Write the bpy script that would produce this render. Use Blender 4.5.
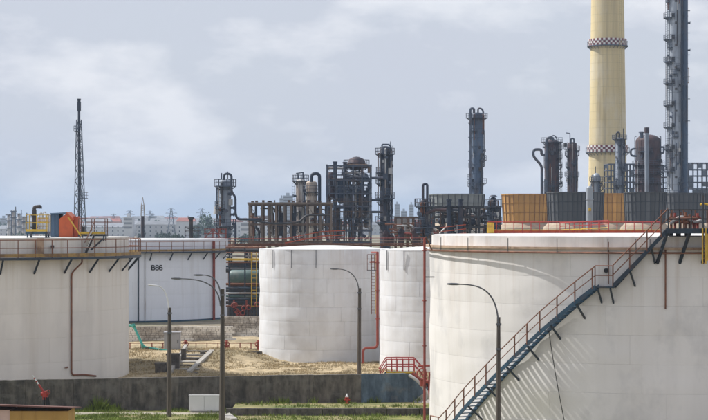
import bpy, math, random
from mathutils import Vector, Matrix, noise
R_ = math.radians
random.seed(11)
scene = bpy.context.scene
col = scene.collection
for o in list(bpy.data.objects): bpy.data.objects.remove(o)

# ---------------------------------------------------------------- camera, sky, sun, exposure
F, HZ, CX, H = 2000.0, 222.0, 354.0, 12.0      # focal length in photo pixels, horizon row, centre column, eye height
cam_d = bpy.data.cameras.new('camera'); cam = bpy.data.objects.new('camera', cam_d); col.objects.link(cam)
cam.location = (0, 0, H); cam.rotation_euler = (R_(90), 0, 0)
cam_d.sensor_width = 36; cam_d.sensor_fit = 'HORIZONTAL'; cam_d.lens = 36 * F / 708
cam_d.shift_y = (HZ - 210) / 708; cam_d.clip_start = 1; cam_d.clip_end = 40000
scene.camera = cam
SUN_AZ, SUN_EL = R_(-68), R_(47)               # azimuth clockwise from +Y: left of the view, a little behind the tanks
w = bpy.data.worlds.new('World'); scene.world = w; w.use_nodes = True
nt = w.node_tree; N = nt.nodes; L = nt.links
bg = N['Background']; bg.inputs['Strength'].default_value = 0.135
sky = N.new('ShaderNodeTexSky'); sky.sky_type = 'NISHITA'; sky.sun_disc = False
sky.sun_elevation = SUN_EL; sky.sun_rotation = SUN_AZ; sky.air_density = 1.0; sky.dust_density = 2.0; sky.ozone_density = 1.2
tc = N.new('ShaderNodeTexCoord'); mp = N.new('ShaderNodeMapping'); mp.inputs['Scale'].default_value = (5.0, 5.0, 11.0)
L.new(tc.outputs['Generated'], mp.inputs['Vector'])
nz = N.new('ShaderNodeTexNoise'); nz.inputs['Scale'].default_value = 1.35; nz.inputs['Detail'].default_value = 7; nz.inputs['Roughness'].default_value = .5
L.new(mp.outputs['Vector'], nz.inputs['Vector'])
cr = N.new('ShaderNodeValToRGB'); cr.color_ramp.elements[0].position = .40; cr.color_ramp.elements[1].position = .72
cr.color_ramp.elements[0].color = (.88, .88, .88, 1); cr.color_ramp.elements[1].color = (1, 1, 1, 1)
L.new(nz.outputs['Fac'], cr.inputs['Fac'])
cc = N.new('ShaderNodeMix'); cc.data_type = 'RGBA'
cc.inputs['A'].default_value = (3.6, 3.78, 4.28, 1); cc.inputs['B'].default_value = (5.0, 5.05, 5.35, 1)
nz2 = N.new('ShaderNodeTexNoise'); nz2.inputs['Scale'].default_value = 2.1; nz2.inputs['Detail'].default_value = 8; nz2.inputs['Roughness'].default_value = .55
mp2 = N.new('ShaderNodeMapping'); mp2.inputs['Scale'].default_value = (6.5, 6.5, 15); mp2.inputs['Location'].default_value = (3.1, .4, 1.7)
L.new(tc.outputs['Generated'], mp2.inputs['Vector']); L.new(mp2.outputs['Vector'], nz2.inputs['Vector'])
cr2 = N.new('ShaderNodeValToRGB'); cr2.color_ramp.elements[0].position = .48; cr2.color_ramp.elements[1].position = .66
L.new(nz2.outputs['Fac'], cr2.inputs['Fac']); L.new(cr2.outputs['Color'], cc.inputs['Factor'])
mx = N.new('ShaderNodeMix'); mx.data_type = 'RGBA'
L.new(cr.outputs['Color'], mx.inputs['Factor']); L.new(sky.outputs['Color'], mx.inputs['A']); L.new(cc.outputs['Result'], mx.inputs['B'])
L.new(mx.outputs['Result'], bg.inputs['Color'])
sd = bpy.data.lights.new('sun', 'SUN'); sd.energy = 3.9; sd.angle = R_(0.6); sd.color = (1, .975, .93)
sun = bpy.data.objects.new('sun', sd); col.objects.link(sun)
sdir = Vector((math.sin(SUN_AZ) * math.cos(SUN_EL), math.cos(SUN_AZ) * math.cos(SUN_EL), math.sin(SUN_EL)))
sun.rotation_euler = sdir.to_track_quat('Z', 'Y').to_euler()
vs = scene.view_settings; vs.view_transform = 'Standard'; vs.look = 'None'; vs.exposure = 0.36; vs.gamma = 1; vs.use_curve_mapping = False
scene.render.resolution_x, scene.render.resolution_y = 1024, 607

# ---------------------------------------------------------------- helpers
def wx(px, d): return (px - CX) / F * d
def wz(py, d): return H - (py - HZ) / F * d
def P(px, py, d): return Vector((wx(px, d), d, wz(py, d)))
def pol(c, r, a, z): return Vector((c[0] + r * math.sin(a), c[1] - r * math.cos(a), z))   # a = 0 faces the camera side

class MB:
    def __init__(s): s.v = []; s.f = []
    def add(s, vs, fs):
        n = len(s.v); s.v += [tuple(v) for v in vs]; s.f += [tuple(i + n for i in f) for f in fs]; return s
    def box(s, x0, x1, y0, y1, z0, z1):
        return s.add([(x0,y0,z0),(x1,y0,z0),(x1,y1,z0),(x0,y1,z0),(x0,y0,z1),(x1,y0,z1),(x1,y1,z1),(x0,y1,z1)],
                     [(0,3,2,1),(4,5,6,7),(0,1,5,4),(1,2,6,5),(2,3,7,6),(3,0,4,7)])
    def tube(s, a, b, r, n=6, r2=None, cap=True):
        a = Vector(a); b = Vector(b); d = b - a
        if d.length < 1e-6: return s
        d.normalize(); u = d.orthogonal().normalized() if abs(d.z) < .99 else Vector((1, 0, 0))
        if abs(d.z) < .99: u = d.cross(Vector((0, 0, 1))).normalized()
        w_ = d.cross(u); r2 = r if r2 is None else r2; vs = []
        for p, q in ((a, r), (b, r2)):
            for i in range(n):
                t = 2 * math.pi * (i + .5) / n; vs.append(p + (u * math.cos(t) + w_ * math.sin(t)) * q)
        fs = [(i, (i + 1) % n, n + (i + 1) % n, n + i) for i in range(n)]
        if cap: fs += [tuple(range(n - 1, -1, -1)), tuple(range(n, 2 * n))]
        return s.add(vs, fs)
    def bar(s, a, b, w_): return s.tube(a, b, w_ * .7071, 4)
    def pipe(s, pts, r, n=6):
        pts = [Vector(p) for p in pts]
        for i in range(len(pts) - 1): s.tube(pts[i], pts[i + 1], r, n)
        return s
    def bend(s, pts, r, n=8, rad=None, k=5):          # pipe with rounded corners, one swept skin
        pts = [Vector(p) for p in pts]; out = [pts[0]]
        for i in range(1, len(pts) - 1):
            p = pts[i]; a = pts[i - 1] - p; b = pts[i + 1] - p
            q = min(rad if rad else r * 3, a.length * .49, b.length * .49)
            a = p + a.normalized() * q; b = p + b.normalized() * q
            for j in range(k + 1):
                t = j / k; out.append(a * (1 - t) ** 2 + p * 2 * t * (1 - t) + b * t * t)
        out.append(pts[-1]); return s.sweep(out, r, n)
    def sweep(s, pts, r, n=8):
        pts = [Vector(p) for p in pts]; vs = []; m = len(pts); u = None
        rr = r if isinstance(r, (list, tuple)) else [r] * m
        for i, p in enumerate(pts):
            d = (pts[min(i + 1, m - 1)] - pts[max(i - 1, 0)]).normalized()
            if u is None: u = d.cross(Vector((0.31, .17, .93)) if abs(d.z) < .9 else Vector((0, 1, .02))).normalized()
            else: u = (u - d * u.dot(d)).normalized()
            w_ = d.cross(u)
            for j in range(n):
                t = 2 * math.pi * j / n; vs.append(p + (u * math.cos(t) + w_ * math.sin(t)) * rr[i])
        fs = [(i * n + j, i * n + (j + 1) % n, (i + 1) * n + (j + 1) % n, (i + 1) * n + j) for i in range(m - 1) for j in range(n)]
        fs += [tuple(range(n - 1, -1, -1)), tuple(range((m - 1) * n, m * n))]
        return s.add(vs, fs)
    def lathe(s, c, prof, n=32, a0=0, a1=2 * math.pi):
        full = abs(a1 - a0 - 2 * math.pi) < 1e-6; k = n if full else n + 1; vs = []
        for r, z in prof:
            for i in range(k): vs.append(pol(c, max(r, .001), a0 + (a1 - a0) * i / n, z))
        fs = []
        for j in range(len(prof) - 1):
            for i in range(n):
                i2 = (i + 1) % k if full else i + 1
                fs.append((j * k + i, j * k + i2, (j + 1) * k + i2, (j + 1) * k + i))
        return s.add(vs, fs)
    def ring(s, c, r0, r1, z0, z1, n=48, a0=0, a1=2 * math.pi):      # solid annulus
        s.lathe(c, [(r0, z0), (r1, z0), (r1, z1), (r0, z1), (r0, z0)], n, a0, a1)
        return s
    def arc(s, c, r, z, a0, a1, t, n=24): return s.sweep([pol(c, r, a0 + (a1 - a0) * i / n, z) for i in range(n + 1)], t, 5)
    def prism(s, poly, y0, y1):                       # polygon in x,z pushed along y
        n = len(poly); vs = [(x, y0, z) for x, z in poly] + [(x, y1, z) for x, z in poly]
        return s.add(vs, [tuple(range(n)), tuple(range(2 * n - 1, n - 1, -1))] + [(i, n + i, n + (i + 1) % n, (i + 1) % n) for i in range(n)])
    def to(s, name, m, parent=None, smooth=False, origin=None):
        o0 = Vector(ORG[parent.name]) if parent is not None else Vector(origin or (0, 0, 0))
        me = bpy.data.meshes.new(name)
        me.from_pydata([(x - o0.x, y - o0.y, z - o0.z) for x, y, z in s.v], [], s.f); me.update()
        me.materials.append(M[m])
        if smooth:
            me.polygons.foreach_set('use_smooth', [True] * len(me.polygons))
            try: me.set_sharp_from_angle(angle=R_(38))
            except Exception: pass
        o = bpy.data.objects.new(name, me); col.objects.link(o)
        if parent is not None: o.parent = parent
        else: o.location = o0
        ORG[o.name] = tuple(o0)
        return o
ORG = {}
def tag(o, label, cat, group=None):
    o['label'] = label; o['category'] = cat
    if 'kind' not in o: o['kind'] = 'thing'
    if group: o['group'] = group
    return o
def thing(name, label, cat, loc, group=None):
    o = bpy.data.objects.new(name, None); col.objects.link(o); o.location = loc; ORG[o.name] = tuple(loc)
    o.empty_display_size = .3
    return tag(o, label, cat, group)
def struct(o, kind='structure'): o['kind'] = kind; return o
def inst(name, me, parent, loc, rz=0):                # share mesh data; loc is in world space
    o = bpy.data.objects.new(name, me); col.objects.link(o); o.parent = parent
    o.location = Vector(loc) - Vector(ORG[parent.name]); o.rotation_euler.z = rz; ORG[o.name] = ORG[parent.name]
    return o
def mesh_of(mb, name, m, smooth=False):
    o = mb.to(name, m, None, smooth); me = o.data; bpy.data.objects.remove(o); return me
def copy_tree(o, parent=None):
    c = o.copy(); col.objects.link(c); c.parent = parent
    for ch in list(o.children): copy_tree(ch, c)
    return c

# ---------------------------------------------------------------- materials
M = {}
def mat(name, c, rough=.65, metal=0, var=.18, scale=2.0, zs=1.0, dirt=None, damt=.5, dscale=.8, dz=1.0, dlo=.5, dhi=.68, bump=0, bscale=None, rnd=0, d2=None, runs=None):
    m = bpy.data.materials.new(name); m.use_nodes = True; nt = m.node_tree; N = nt.nodes; L = nt.links
    b = N['Principled BSDF']; b.inputs['Roughness'].default_value = rough; b.inputs['Metallic'].default_value = metal
    tc = N.new('ShaderNodeTexCoord')
    def nz(sc, z, det=6, loc=0):
        mp = N.new('ShaderNodeMapping'); mp.inputs['Scale'].default_value = (1, 1, z); mp.inputs['Location'].default_value = (loc, loc * .7, 0)
        L.new(tc.outputs['Object'], mp.inputs['Vector'])
        n = N.new('ShaderNodeTexNoise'); n.inputs['Scale'].default_value = sc; n.inputs['Detail'].default_value = det; n.inputs['Roughness'].default_value = .6
        L.new(mp.outputs['Vector'], n.inputs['Vector']); return n
    n1 = nz(scale, zs); r = N.new('ShaderNodeValToRGB'); e = r.color_ramp.elements
    e[0].position = .3; e[1].position = .7
    e[0].color = tuple(min(1, x * (1 - var)) for x in c) + (1,); e[1].color = tuple(min(1, x * (1 + var)) for x in c) + (1,)
    L.new(n1.outputs['Fac'], r.inputs['Fac']); out = r.outputs['Color']
    if dirt:
        n2 = nz(dscale, dz, 8, 7.3); r2 = N.new('ShaderNodeValToRGB'); r2.color_ramp.elements[0].position = dlo; r2.color_ramp.elements[1].position = dhi
        r2.color_ramp.elements[1].color = (damt,) * 3 + (1,)
        L.new(n2.outputs['Fac'], r2.inputs['Fac']); x = N.new('ShaderNodeMix'); x.data_type = 'RGBA'
        L.new(r2.outputs['Color'], x.inputs['Factor']); L.new(out, x.inputs['A']); x.inputs['B'].default_value = tuple(dirt) + (1,); out = x.outputs['Result']
    if d2:
        n4 = nz(d2[2], d2[3], 9, 3.7); r4 = N.new('ShaderNodeValToRGB'); r4.color_ramp.elements[0].position = .5; r4.color_ramp.elements[1].position = .66
        r4.color_ramp.elements[1].color = (d2[1],) * 3 + (1,)
        L.new(n4.outputs['Fac'], r4.inputs['Fac']); x = N.new('ShaderNodeMix'); x.data_type = 'RGBA'
        L.new(r4.outputs['Color'], x.inputs['Factor']); L.new(out, x.inputs['A']); x.inputs['B'].default_value = tuple(d2[0]) + (1,); out = x.outputs['Result']
    if runs:                                          # rust runs below rim and walkway, fading downwards: (colour, z low, z high, amount)
        n5 = nz(2.2, .02, 4, 11.7); r5 = N.new('ShaderNodeValToRGB'); r5.color_ramp.elements[0].position = .52; r5.color_ramp.elements[1].position = .70
        L.new(n5.outputs['Fac'], r5.inputs['Fac']); sx = N.new('ShaderNodeSeparateXYZ'); L.new(tc.outputs['Object'], sx.inputs['Vector'])
        m5 = N.new('ShaderNodeMapRange'); m5.inputs['From Min'].default_value = runs[1]; m5.inputs['From Max'].default_value = runs[2]; m5.inputs['To Max'].default_value = runs[3]
        L.new(sx.outputs['Z'], m5.inputs['Value']); mu = N.new('ShaderNodeMath'); mu.operation = 'MULTIPLY'; L.new(r5.outputs['Color'], mu.inputs[0]); L.new(m5.outputs['Result'], mu.inputs[1])
        x = N.new('ShaderNodeMix'); x.data_type = 'RGBA'; L.new(mu.outputs['Value'], x.inputs['Factor']); L.new(out, x.inputs['A']); x.inputs['B'].default_value = tuple(runs[0]) + (1,); out = x.outputs['Result']
    if rnd:
        oi = N.new('ShaderNodeObjectInfo'); mr = N.new('ShaderNodeMapRange'); mr.inputs['To Min'].default_value = 1 - rnd; mr.inputs['To Max'].default_value = 1 + rnd
        hs = N.new('ShaderNodeHueSaturation'); L.new(oi.outputs['Random'], mr.inputs['Value']); L.new(mr.outputs['Result'], hs.inputs['Value'])
        L.new(out, hs.inputs['Color']); out = hs.outputs['Color']
    L.new(out, b.inputs['Base Color'])
    if bump:
        n3 = nz(bscale or scale * 3, 1, 5, 2.1); bp = N.new('ShaderNodeBump'); bp.inputs['Strength'].default_value = bump; bp.inputs['Distance'].default_value = .05
        L.new(n3.outputs['Fac'], bp.inputs['Height']); L.new(bp.outputs['Normal'], b.inputs['Normal'])
    M[name] = m; return m
RUST = (.13, .055, .03)
mat('tank_cream', (.745, .715, .69), .5, 0, .05, .9, .10, (.54, .49, .44), .4, .55, .05, .52, .75, .10, 1.2, .012, ((.46, .45, .45), .6, .4, .7), ((.40, .29, .20), 5.5, 10.4, .35))
mat('tank_cream_left', (.72, .69, .645), .5, 0, .05, .9, .10, (.52, .47, .41), .4, .8, .05, .5, .72, .08, 1.2, .012, ((.52, .50, .48), .4, .35, .5), ((.42, .33, .22), 5.0, 9.3, .45))
mat('tank_white', (.72, .73, .75), .48, 0, .04, 1.2, .15, (.55, .51, .47), .5, .9, .06, .55, .78, .08, 1.2, .02, ((.55, .54, .54), .5, .5, .8), ((.42, .34, .27), 2, 9.6, .35))
mat('tank_white_cool', (.78, .80, .86), .5, 0, .04, 1.0, .15, (.52, .50, .49), .5, .8, .06, .54, .78, .06, 1.2, .015)
mat('tank_roof', (.62, .62, .61), .6, 0, .08, .8, 1, (.42, .38, .34), .5, .5, 1)
mat('girder_brown', (.42, .30, .21), .7, 0, .2, 1.5, 1, RUST, .8, 1.2)
mat('rust_pipe', (.20, .085, .05), .75, 0, .3, 2, 1, (.09, .045, .035), .7, 3)
mat('rust_red', (.26, .05, .035), .6, 0, .25, 2, 1, (.16, .05, .035), .6, 2.5)
mat('red_paint', (.38, .035, .03), .45, 0, .15, 2, 1, (.25, .05, .04), .5, 3)
mat('red_orange', (.44, .075, .03), .5, 0, .15, 1.5, .3, (.28, .07, .04), .6, 2)
mat('yellow_paint', (.62, .40, .045), .5, 0, .15, 2, 1, (.30, .15, .05), .6, 2.5)
mat('blue_steel', (.018, .034, .055), .5, 0, .25, 2, 1, (.08, .05, .04), .5, 2)
mat('blue_steel_light', (.026, .07, .115), .45, 0, .2, 2, 1, (.10, .06, .05), .4, 2)
mat('toe_ochre', (.30, .19, .06), .6, 0, .25, 2, 1, (.12, .07, .04), .8, 1.5, .6, .45, .6)
mat('far_steel', (.10, .12, .16), .6, 0, .2, .7)
mat('dark_steel', (.035, .038, .045), .55, 0, .3, 1.5, 1, (.09, .05, .035), .5, 1.2)
mat('plant_steel', (.06, .08, .12), .6, 0, .4, .7, 1, (.10, .06, .045), .45, .5, 1, .5, .62, 0, None, .2)
mat('plant_brown', (.13, .085, .06), .7, 0, .35, .6, 1, (.055, .045, .045), .6, .5, 1, .48, .62, 0, None, .2)
mat('plant_pale', (.46, .46, .46), .6, 0, .2, .6, .5, (.19, .11, .07), .6, .5, .4, .5, .62, 0, None, .15)
mat('column_blue', (.05, .085, .145), .6, 0, .2, .6, .3, (.10, .08, .075), .6, .5, .4)
mat('column_grey', (.22, .255, .31), .6, 0, .2, .5, .3, (.13, .09, .075), .6, .4, .4)
mat('column_silver', (.32, .355, .405), .5, .1, .22, .35, .5, (.20, .19, .19), .6, .5, .5)
mat('column_dark', (.024, .036, .064), .6, 0, .3, .7, .4, (.10, .06, .045), .6, .5, .5)
mat('column_rust', (.072, .038, .040), .7, 0, .35, .5, .3, (.025, .028, .042), .8, .45, .5, .45, .6)
mat('column_cream', (.55, .50, .43), .6, 0, .15, .6, .3, (.24, .13, .08), .7, .5, .25)
mat('chimney', (.64, .525, .30), .85, 0, .12, .9, .04, (.30, .25, .17), .6, .55, .03, .5, .7, .2, 2, 0, ((.66, .60, .47), .8, .12, .5))
mat('chimney_line', (.45, .385, .23), .9, 0, .1)
mat('check_red', (.17, .03, .04), .6, 0, .15); mat('check_white', (.75, .73, .70), .6, 0, .08)
mat('stave_orange', (.49, .26, .07), .75, 0, .2, .7, .25, (.26, .14, .05), .5, .6, .25, .48, .66, 0, None, .2)
mat('stave_grey', (.082, .085, .09), .8, 0, .2, .7, .25, (.21, .20, .19), .5, .6, .25, .5, .7, 0, None, .28)
mat('rib_orange', (.25, .125, .04), .8, 0, .3, .8)
mat('rib_grey', (.04, .045, .055), .8, 0, .3, .8)
mat('stave_pale', (.21, .225, .225), .8, 0, .15, .7, .25, (.40, .40, .39), .6, .6, .25, .48, .66, 0, None, .10)
mat('skirt', (.42, .335, .245), .8, 0, .15, .8, 1, (.28, .22, .17), .5, .6)
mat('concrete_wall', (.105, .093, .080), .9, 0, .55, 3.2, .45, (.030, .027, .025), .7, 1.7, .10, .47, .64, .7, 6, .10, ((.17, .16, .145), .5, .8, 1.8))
mat('concrete_blue', (.10, .14, .185), .9, 0, .45, 2.6, .4, (.03, .045, .07), .7, 1.2, .25, .46, .66, .5, 7, .06, ((.24, .22, .19), .6, .6, 1.2))
mat('concrete_pale', (.36, .34, .31), .9, 0, .18, 1.5, .5, (.16, .15, .14), .6, .9, .4, .5, .68, .3, 8, .08)
mat('concrete_pole', (.12, .098, .078), .85, 0, .2, 2, .2, (.045, .038, .032), .7, 1.5, .12, .45, .62)
mat('concrete_frame', (.20, .155, .125), .85, 0, .25, .6, .5, (.09, .075, .07), .6, .5, .5, .48, .66, 0, None, .15)
mat('stone', (.36, .325, .285), .9, 0, .45, 1.6, 1.5, (.80, .76, .70), .9, .25, 2.2, .44, .52, .4, 6)
mat('mortar', (.16, .125, .115), .95, 0, .2)
mat('cabinet_grey', (.36, .36, .38), .5, 0, .08, 1, 1)
mat('board_white', (.66, .66, .65), .5, 0, .06, 1, .4, (.42, .40, .37), .5, 1.2, .5)
mat('lamp_steel', (.13, .135, .15), .4, .5, .15); mat('lamp_white', (.66, .66, .66), .4, 0, .1)
mat('turquoise', (.05, .30, .25), .4, 0, .12); mat('teal_vessel', (.085, .145, .14), .5, 0, .2, 1, 1, (.28, .26, .23), .5, 1)
mat('kiosk_yellow', (.48, .28, .07), .7, 0, .12, 1.2, .4, (.34, .18, .05), .5, 1, .3)
mat('kiosk_roof', (.14, .06, .045), .7, 0, .25, 2); mat('kiosk_pink', (.62, .44, .36), .7, 0, .1)
mat('cabin_orange', (.50, .10, .03), .55, 0, .15, 1.5, .5, (.27, .06, .03), .4, 2); mat('cabin_blue', (.10, .16, .24), .55, 0, .15, 2, .2)
mat('black_rubber', (.015, .015, .017), .6, 0, .2); mat('ink', (.012, .012, .014), .7, 0, .1)
mat('glass_dark', (.06, .08, .10), .15, 0, .2)
def ground_mat(name, a, b, c, s1, s2, bump=.5):
    m = bpy.data.materials.new(name); m.use_nodes = True; nt = m.node_tree; N = nt.nodes; L = nt.links
    bs = N['Principled BSDF']; bs.inputs['Roughness'].default_value = .95
    tc = N.new('ShaderNodeTexCoord'); n1 = N.new('ShaderNodeTexNoise'); n1.inputs['Scale'].default_value = s1; n1.inputs['Detail'].default_value = 10; n1.inputs['Roughness'].default_value = .68
    n2 = N.new('ShaderNodeTexNoise'); n2.inputs['Scale'].default_value = s2; n2.inputs['Detail'].default_value = 8
    for n in (n1, n2): L.new(tc.outputs['Object'], n.inputs['Vector'])
    r = N.new('ShaderNodeValToRGB'); e = r.color_ramp.elements; e[0].position = .36; e[0].color = a + (1,); e[1].position = .62; e[1].color = b + (1,)
    L.new(n1.outputs['Fac'], r.inputs['Fac']); r2 = N.new('ShaderNodeValToRGB'); r2.color_ramp.elements[0].position = .46; r2.color_ramp.elements[1].position = .64
    L.new(n2.outputs['Fac'], r2.inputs['Fac']); x = N.new('ShaderNodeMix'); x.data_type = 'RGBA'; L.new(r2.outputs['Color'], x.inputs['Factor'])
    L.new(r.outputs['Color'], x.inputs['A']); x.inputs['B'].default_value = c + (1,); L.new(x.outputs['Result'], bs.inputs['Base Color'])
    bp = N.new('ShaderNodeBump'); bp.inputs['Strength'].default_value = bump; bp.inputs['Distance'].default_value = .2
    L.new(n1.outputs['Fac'], bp.inputs['Height']); L.new(bp.outputs['Normal'], bs.inputs['Normal']); M[name] = m
ground_mat('soil', (.16, .135, .095), (.30, .255, .18), (.10, .12, .055), .35, .05)
ground_mat('dry_turf', (.25, .195, .115), (.52, .41, .25), (.21, .17, .095), 1.3, .12)
ground_mat('green_turf', (.07, .10, .02), (.24, .23, .06), (.28, .23, .12), 1.1, .22)
ground_mat('verge_dry', (.16, .15, .05), (.36, .30, .15), (.12, .14, .04), 1.4, .3)
ground_mat('path_dirt', (.30, .265, .21), (.42, .38, .31), (.22, .20, .15), 1.2, .4, .25)
mat('blade_green', (.15, .20, .025), .7, 0, .5, .8); mat('blade_dry', (.40, .32, .19), .8, 0, .4, .6)
mat('leaf_far', (.035, .07, .045), .8, 0, .5, .3); mat('bark', (.07, .05, .035), .9)
mat('house_white', (.56, .57, .59), .8, 0, .1, .1, 1, None, 0, 1, 1, .5, .6, 0, None, .2)
mat('house_pink', (.50, .33, .29), .8, 0, .1, .1, 1, None, 0, 1, 1, .5, .6, 0, None, .2)
mat('roof_red', (.26, .10, .08), .8, 0, .2, .2, 1, None, 0, 1, 1, .5, .6, 0, None, .3)
mat('roof_grey', (.22, .23, .25), .7, 0, .2, .2, 1, None, 0, 1, 1, .5, .6, 0, None, .3)
mat('tower_block', (.34, .38, .43), .7, 0, .1, .1, 1, None, 0, 1, 1, .5, .6, 0, None, .15)

# ---------------------------------------------------------------- ground, terrain, walls
g = MB().add([(-7000, -300, 0), (7000, -300, 0), (7000, 14000, 0), (-7000, 14000, 0)], [(0, 1, 2, 3)])
struct(g.to('ground', 'soil'))
def sheet(name, m, x0, x1, y0, y1, z, edge=.25, n=60):   # a strip with a wandering edge
    v = []; f = []
    for i in range(n + 1):
        x = x0 + (x1 - x0) * i / n
        v += [(x, y0 + edge * noise.noise(Vector((x * .8, y0, 1))), z), (x, y1 + edge * noise.noise(Vector((x * .8, y1, 3))), z)]
    for i in range(n): f.append((2 * i, 2 * i + 2, 2 * i + 3, 2 * i + 1))
    return struct(MB().add(v, f).to(name, m))
sheet('verge', 'green_turf', -26, 10, 100, 131.5, .006)
sheet('path', 'path_dirt', -18.5, -6.4, 124.6, 126.0, .012, .22)

def wall_y(x): return 127.0 + (x + 22.5) * .065                     # line of the front bund wall
def terrain(x, y):
    t = min(1, max(0, (y - 157) / 14)); t = t * t * (3 - 2 * t)
    left = min(1, max(0, (-4.5 - x) / 5))
    h = .10 + .85 * t * left + .22 * noise.noise(Vector((x * .22, y * .22, 0))) + .10 * noise.noise(Vector((x * .9, y * .9, 4)))
    e = min(1, (y - wall_y(x) - .4) / 4, (201 - y) / 5)
    if y > 176: h -= .15
    return max(.02, h) * max(e, .05) + .01
v = []; f = []; nx, ny = 150, 150
for j in range(ny + 1):
    for i in range(nx + 1):
        x = -34 + 58 * i / nx; y0 = wall_y(x) + .45; y = y0 + (200 - y0) * j / ny
        v.append((x, y, terrain(x, y)))
for j in range(ny):
    for i in range(nx):
        k = j * (nx + 1) + i; f.append((k, k + 1, k + nx + 2, k + nx + 1))
struct(MB().add(v, f).to('embankment', 'dry_turf', None, True))
# raised terrace with low kerb in front of the right half of the wall
tr = MB().box(wx(232, 124), wx(470, 124), 124.35, 133, .0, .42)
struct(tr.to('terrace', 'verge_dry'))
T = thing('kerb_wall', 'low dark concrete kerb wall below the grassy terrace', 'kerb', (wx(228, 124), 124, 0))
xx = wx(226, 124)
while xx < wx(470, 124):
    MB().box(xx, xx + 1.96, 124.0 + random.uniform(-.02, .02), 124.34, 0, .45 + random.uniform(-.02, .015)).to('kerb_stone', 'concrete_wall', T); xx += 2.0
MB().add([(wx(219, 121), 121.6, 0), (wx(232, 121), 120.2, 0), (wx(232, 121) + .35, 120.4, 0), (wx(223, 121) + .2, 123.9, 0),
          (wx(219, 121), 121.6, .2), (wx(232, 121), 120.2, .2), (wx(232, 121) + .35, 120.4, .2), (wx(223, 121) + .2, 123.9, .2)],
         [(0, 3, 2, 1), (4, 5, 6, 7), (0, 1, 5, 4), (1, 2, 6, 5), (2, 3, 7, 6), (3, 0, 4, 7)]).to('kerb_return', 'concrete_pale', T)

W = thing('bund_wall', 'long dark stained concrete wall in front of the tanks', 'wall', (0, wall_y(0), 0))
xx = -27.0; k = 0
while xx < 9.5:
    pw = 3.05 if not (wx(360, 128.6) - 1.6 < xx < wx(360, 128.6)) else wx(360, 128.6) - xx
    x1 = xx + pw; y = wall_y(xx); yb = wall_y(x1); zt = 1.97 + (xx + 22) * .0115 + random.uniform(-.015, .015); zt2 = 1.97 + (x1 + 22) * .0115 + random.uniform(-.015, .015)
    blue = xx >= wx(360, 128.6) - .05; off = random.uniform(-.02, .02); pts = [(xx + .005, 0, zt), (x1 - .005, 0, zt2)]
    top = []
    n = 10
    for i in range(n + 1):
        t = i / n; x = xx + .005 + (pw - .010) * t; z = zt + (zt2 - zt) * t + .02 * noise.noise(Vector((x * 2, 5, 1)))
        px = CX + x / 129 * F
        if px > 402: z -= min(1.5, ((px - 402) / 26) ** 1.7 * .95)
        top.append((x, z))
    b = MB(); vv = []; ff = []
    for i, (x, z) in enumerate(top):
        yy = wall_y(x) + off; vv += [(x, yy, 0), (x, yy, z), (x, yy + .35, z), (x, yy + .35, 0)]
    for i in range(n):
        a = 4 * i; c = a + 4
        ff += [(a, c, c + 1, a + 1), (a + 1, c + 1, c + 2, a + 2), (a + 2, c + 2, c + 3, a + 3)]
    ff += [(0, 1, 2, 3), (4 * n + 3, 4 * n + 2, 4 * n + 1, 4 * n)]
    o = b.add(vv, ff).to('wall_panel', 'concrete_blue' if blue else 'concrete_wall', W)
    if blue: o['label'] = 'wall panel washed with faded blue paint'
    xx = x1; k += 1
MB().add([(-27, wall_y(-27) + .1, 0), (5.2, wall_y(5.2) + .1, 0), (5.2, wall_y(5.2) + .1, 1.75), (-27, wall_y(-27) + .1, 1.75), (-27, wall_y(-27) + .25, 0), (5.2, wall_y(5.2) + .25, 0), (5.2, wall_y(5.2) + .25, 1.75), (-27, wall_y(-27) + .25, 1.75)], [(0, 1, 2, 3), (7, 6, 5, 4), (3, 2, 6, 7)]).to('wall_core', 'ink', W)

# masonry wall below the B86 tank (stones are too small to pick apart singly)
def masonry(name, label, x0, x1, y, ztop, z0=.0, seed=3):
    T = thing(name, label, 'wall', ((x0 + x1) / 2, y, 0)); rr = random.Random(seed)
    MB().box(x0, x1, y + .06, y + .5, z0, ztop - .08).to('wall_core', 'mortar', T)
    b = MB(); z = z0
    while z < ztop - .05:
        hh = rr.uniform(.16, .24); x = x0 + rr.uniform(-.3, 0)
        while x < x1:
            ww = rr.uniform(.28, .62); o = rr.uniform(-.05, .02); j = rr.uniform(.005, .03)
            b.box(x + .015, x + ww - .015, y + o, y + .2, z + .012, min(ztop + .03, z + hh - .012 + j * .3)); x += ww
        z += hh
    struct(b.to('stone_courses', 'stone', T), 'stuff')
    return T
masonry('stone_wall', 'grey rubble masonry wall with pale patches below the B86 tank', wx(95, 188), wx(232, 188), 188, wz(326.5, 188), 0, 3)
masonry('stone_wall', 'rough grey masonry wall under the pipe rack beside the domed tank', wx(222, 199), wx(268, 199), 199, wz(316.5, 199), 0, 5)

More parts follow.
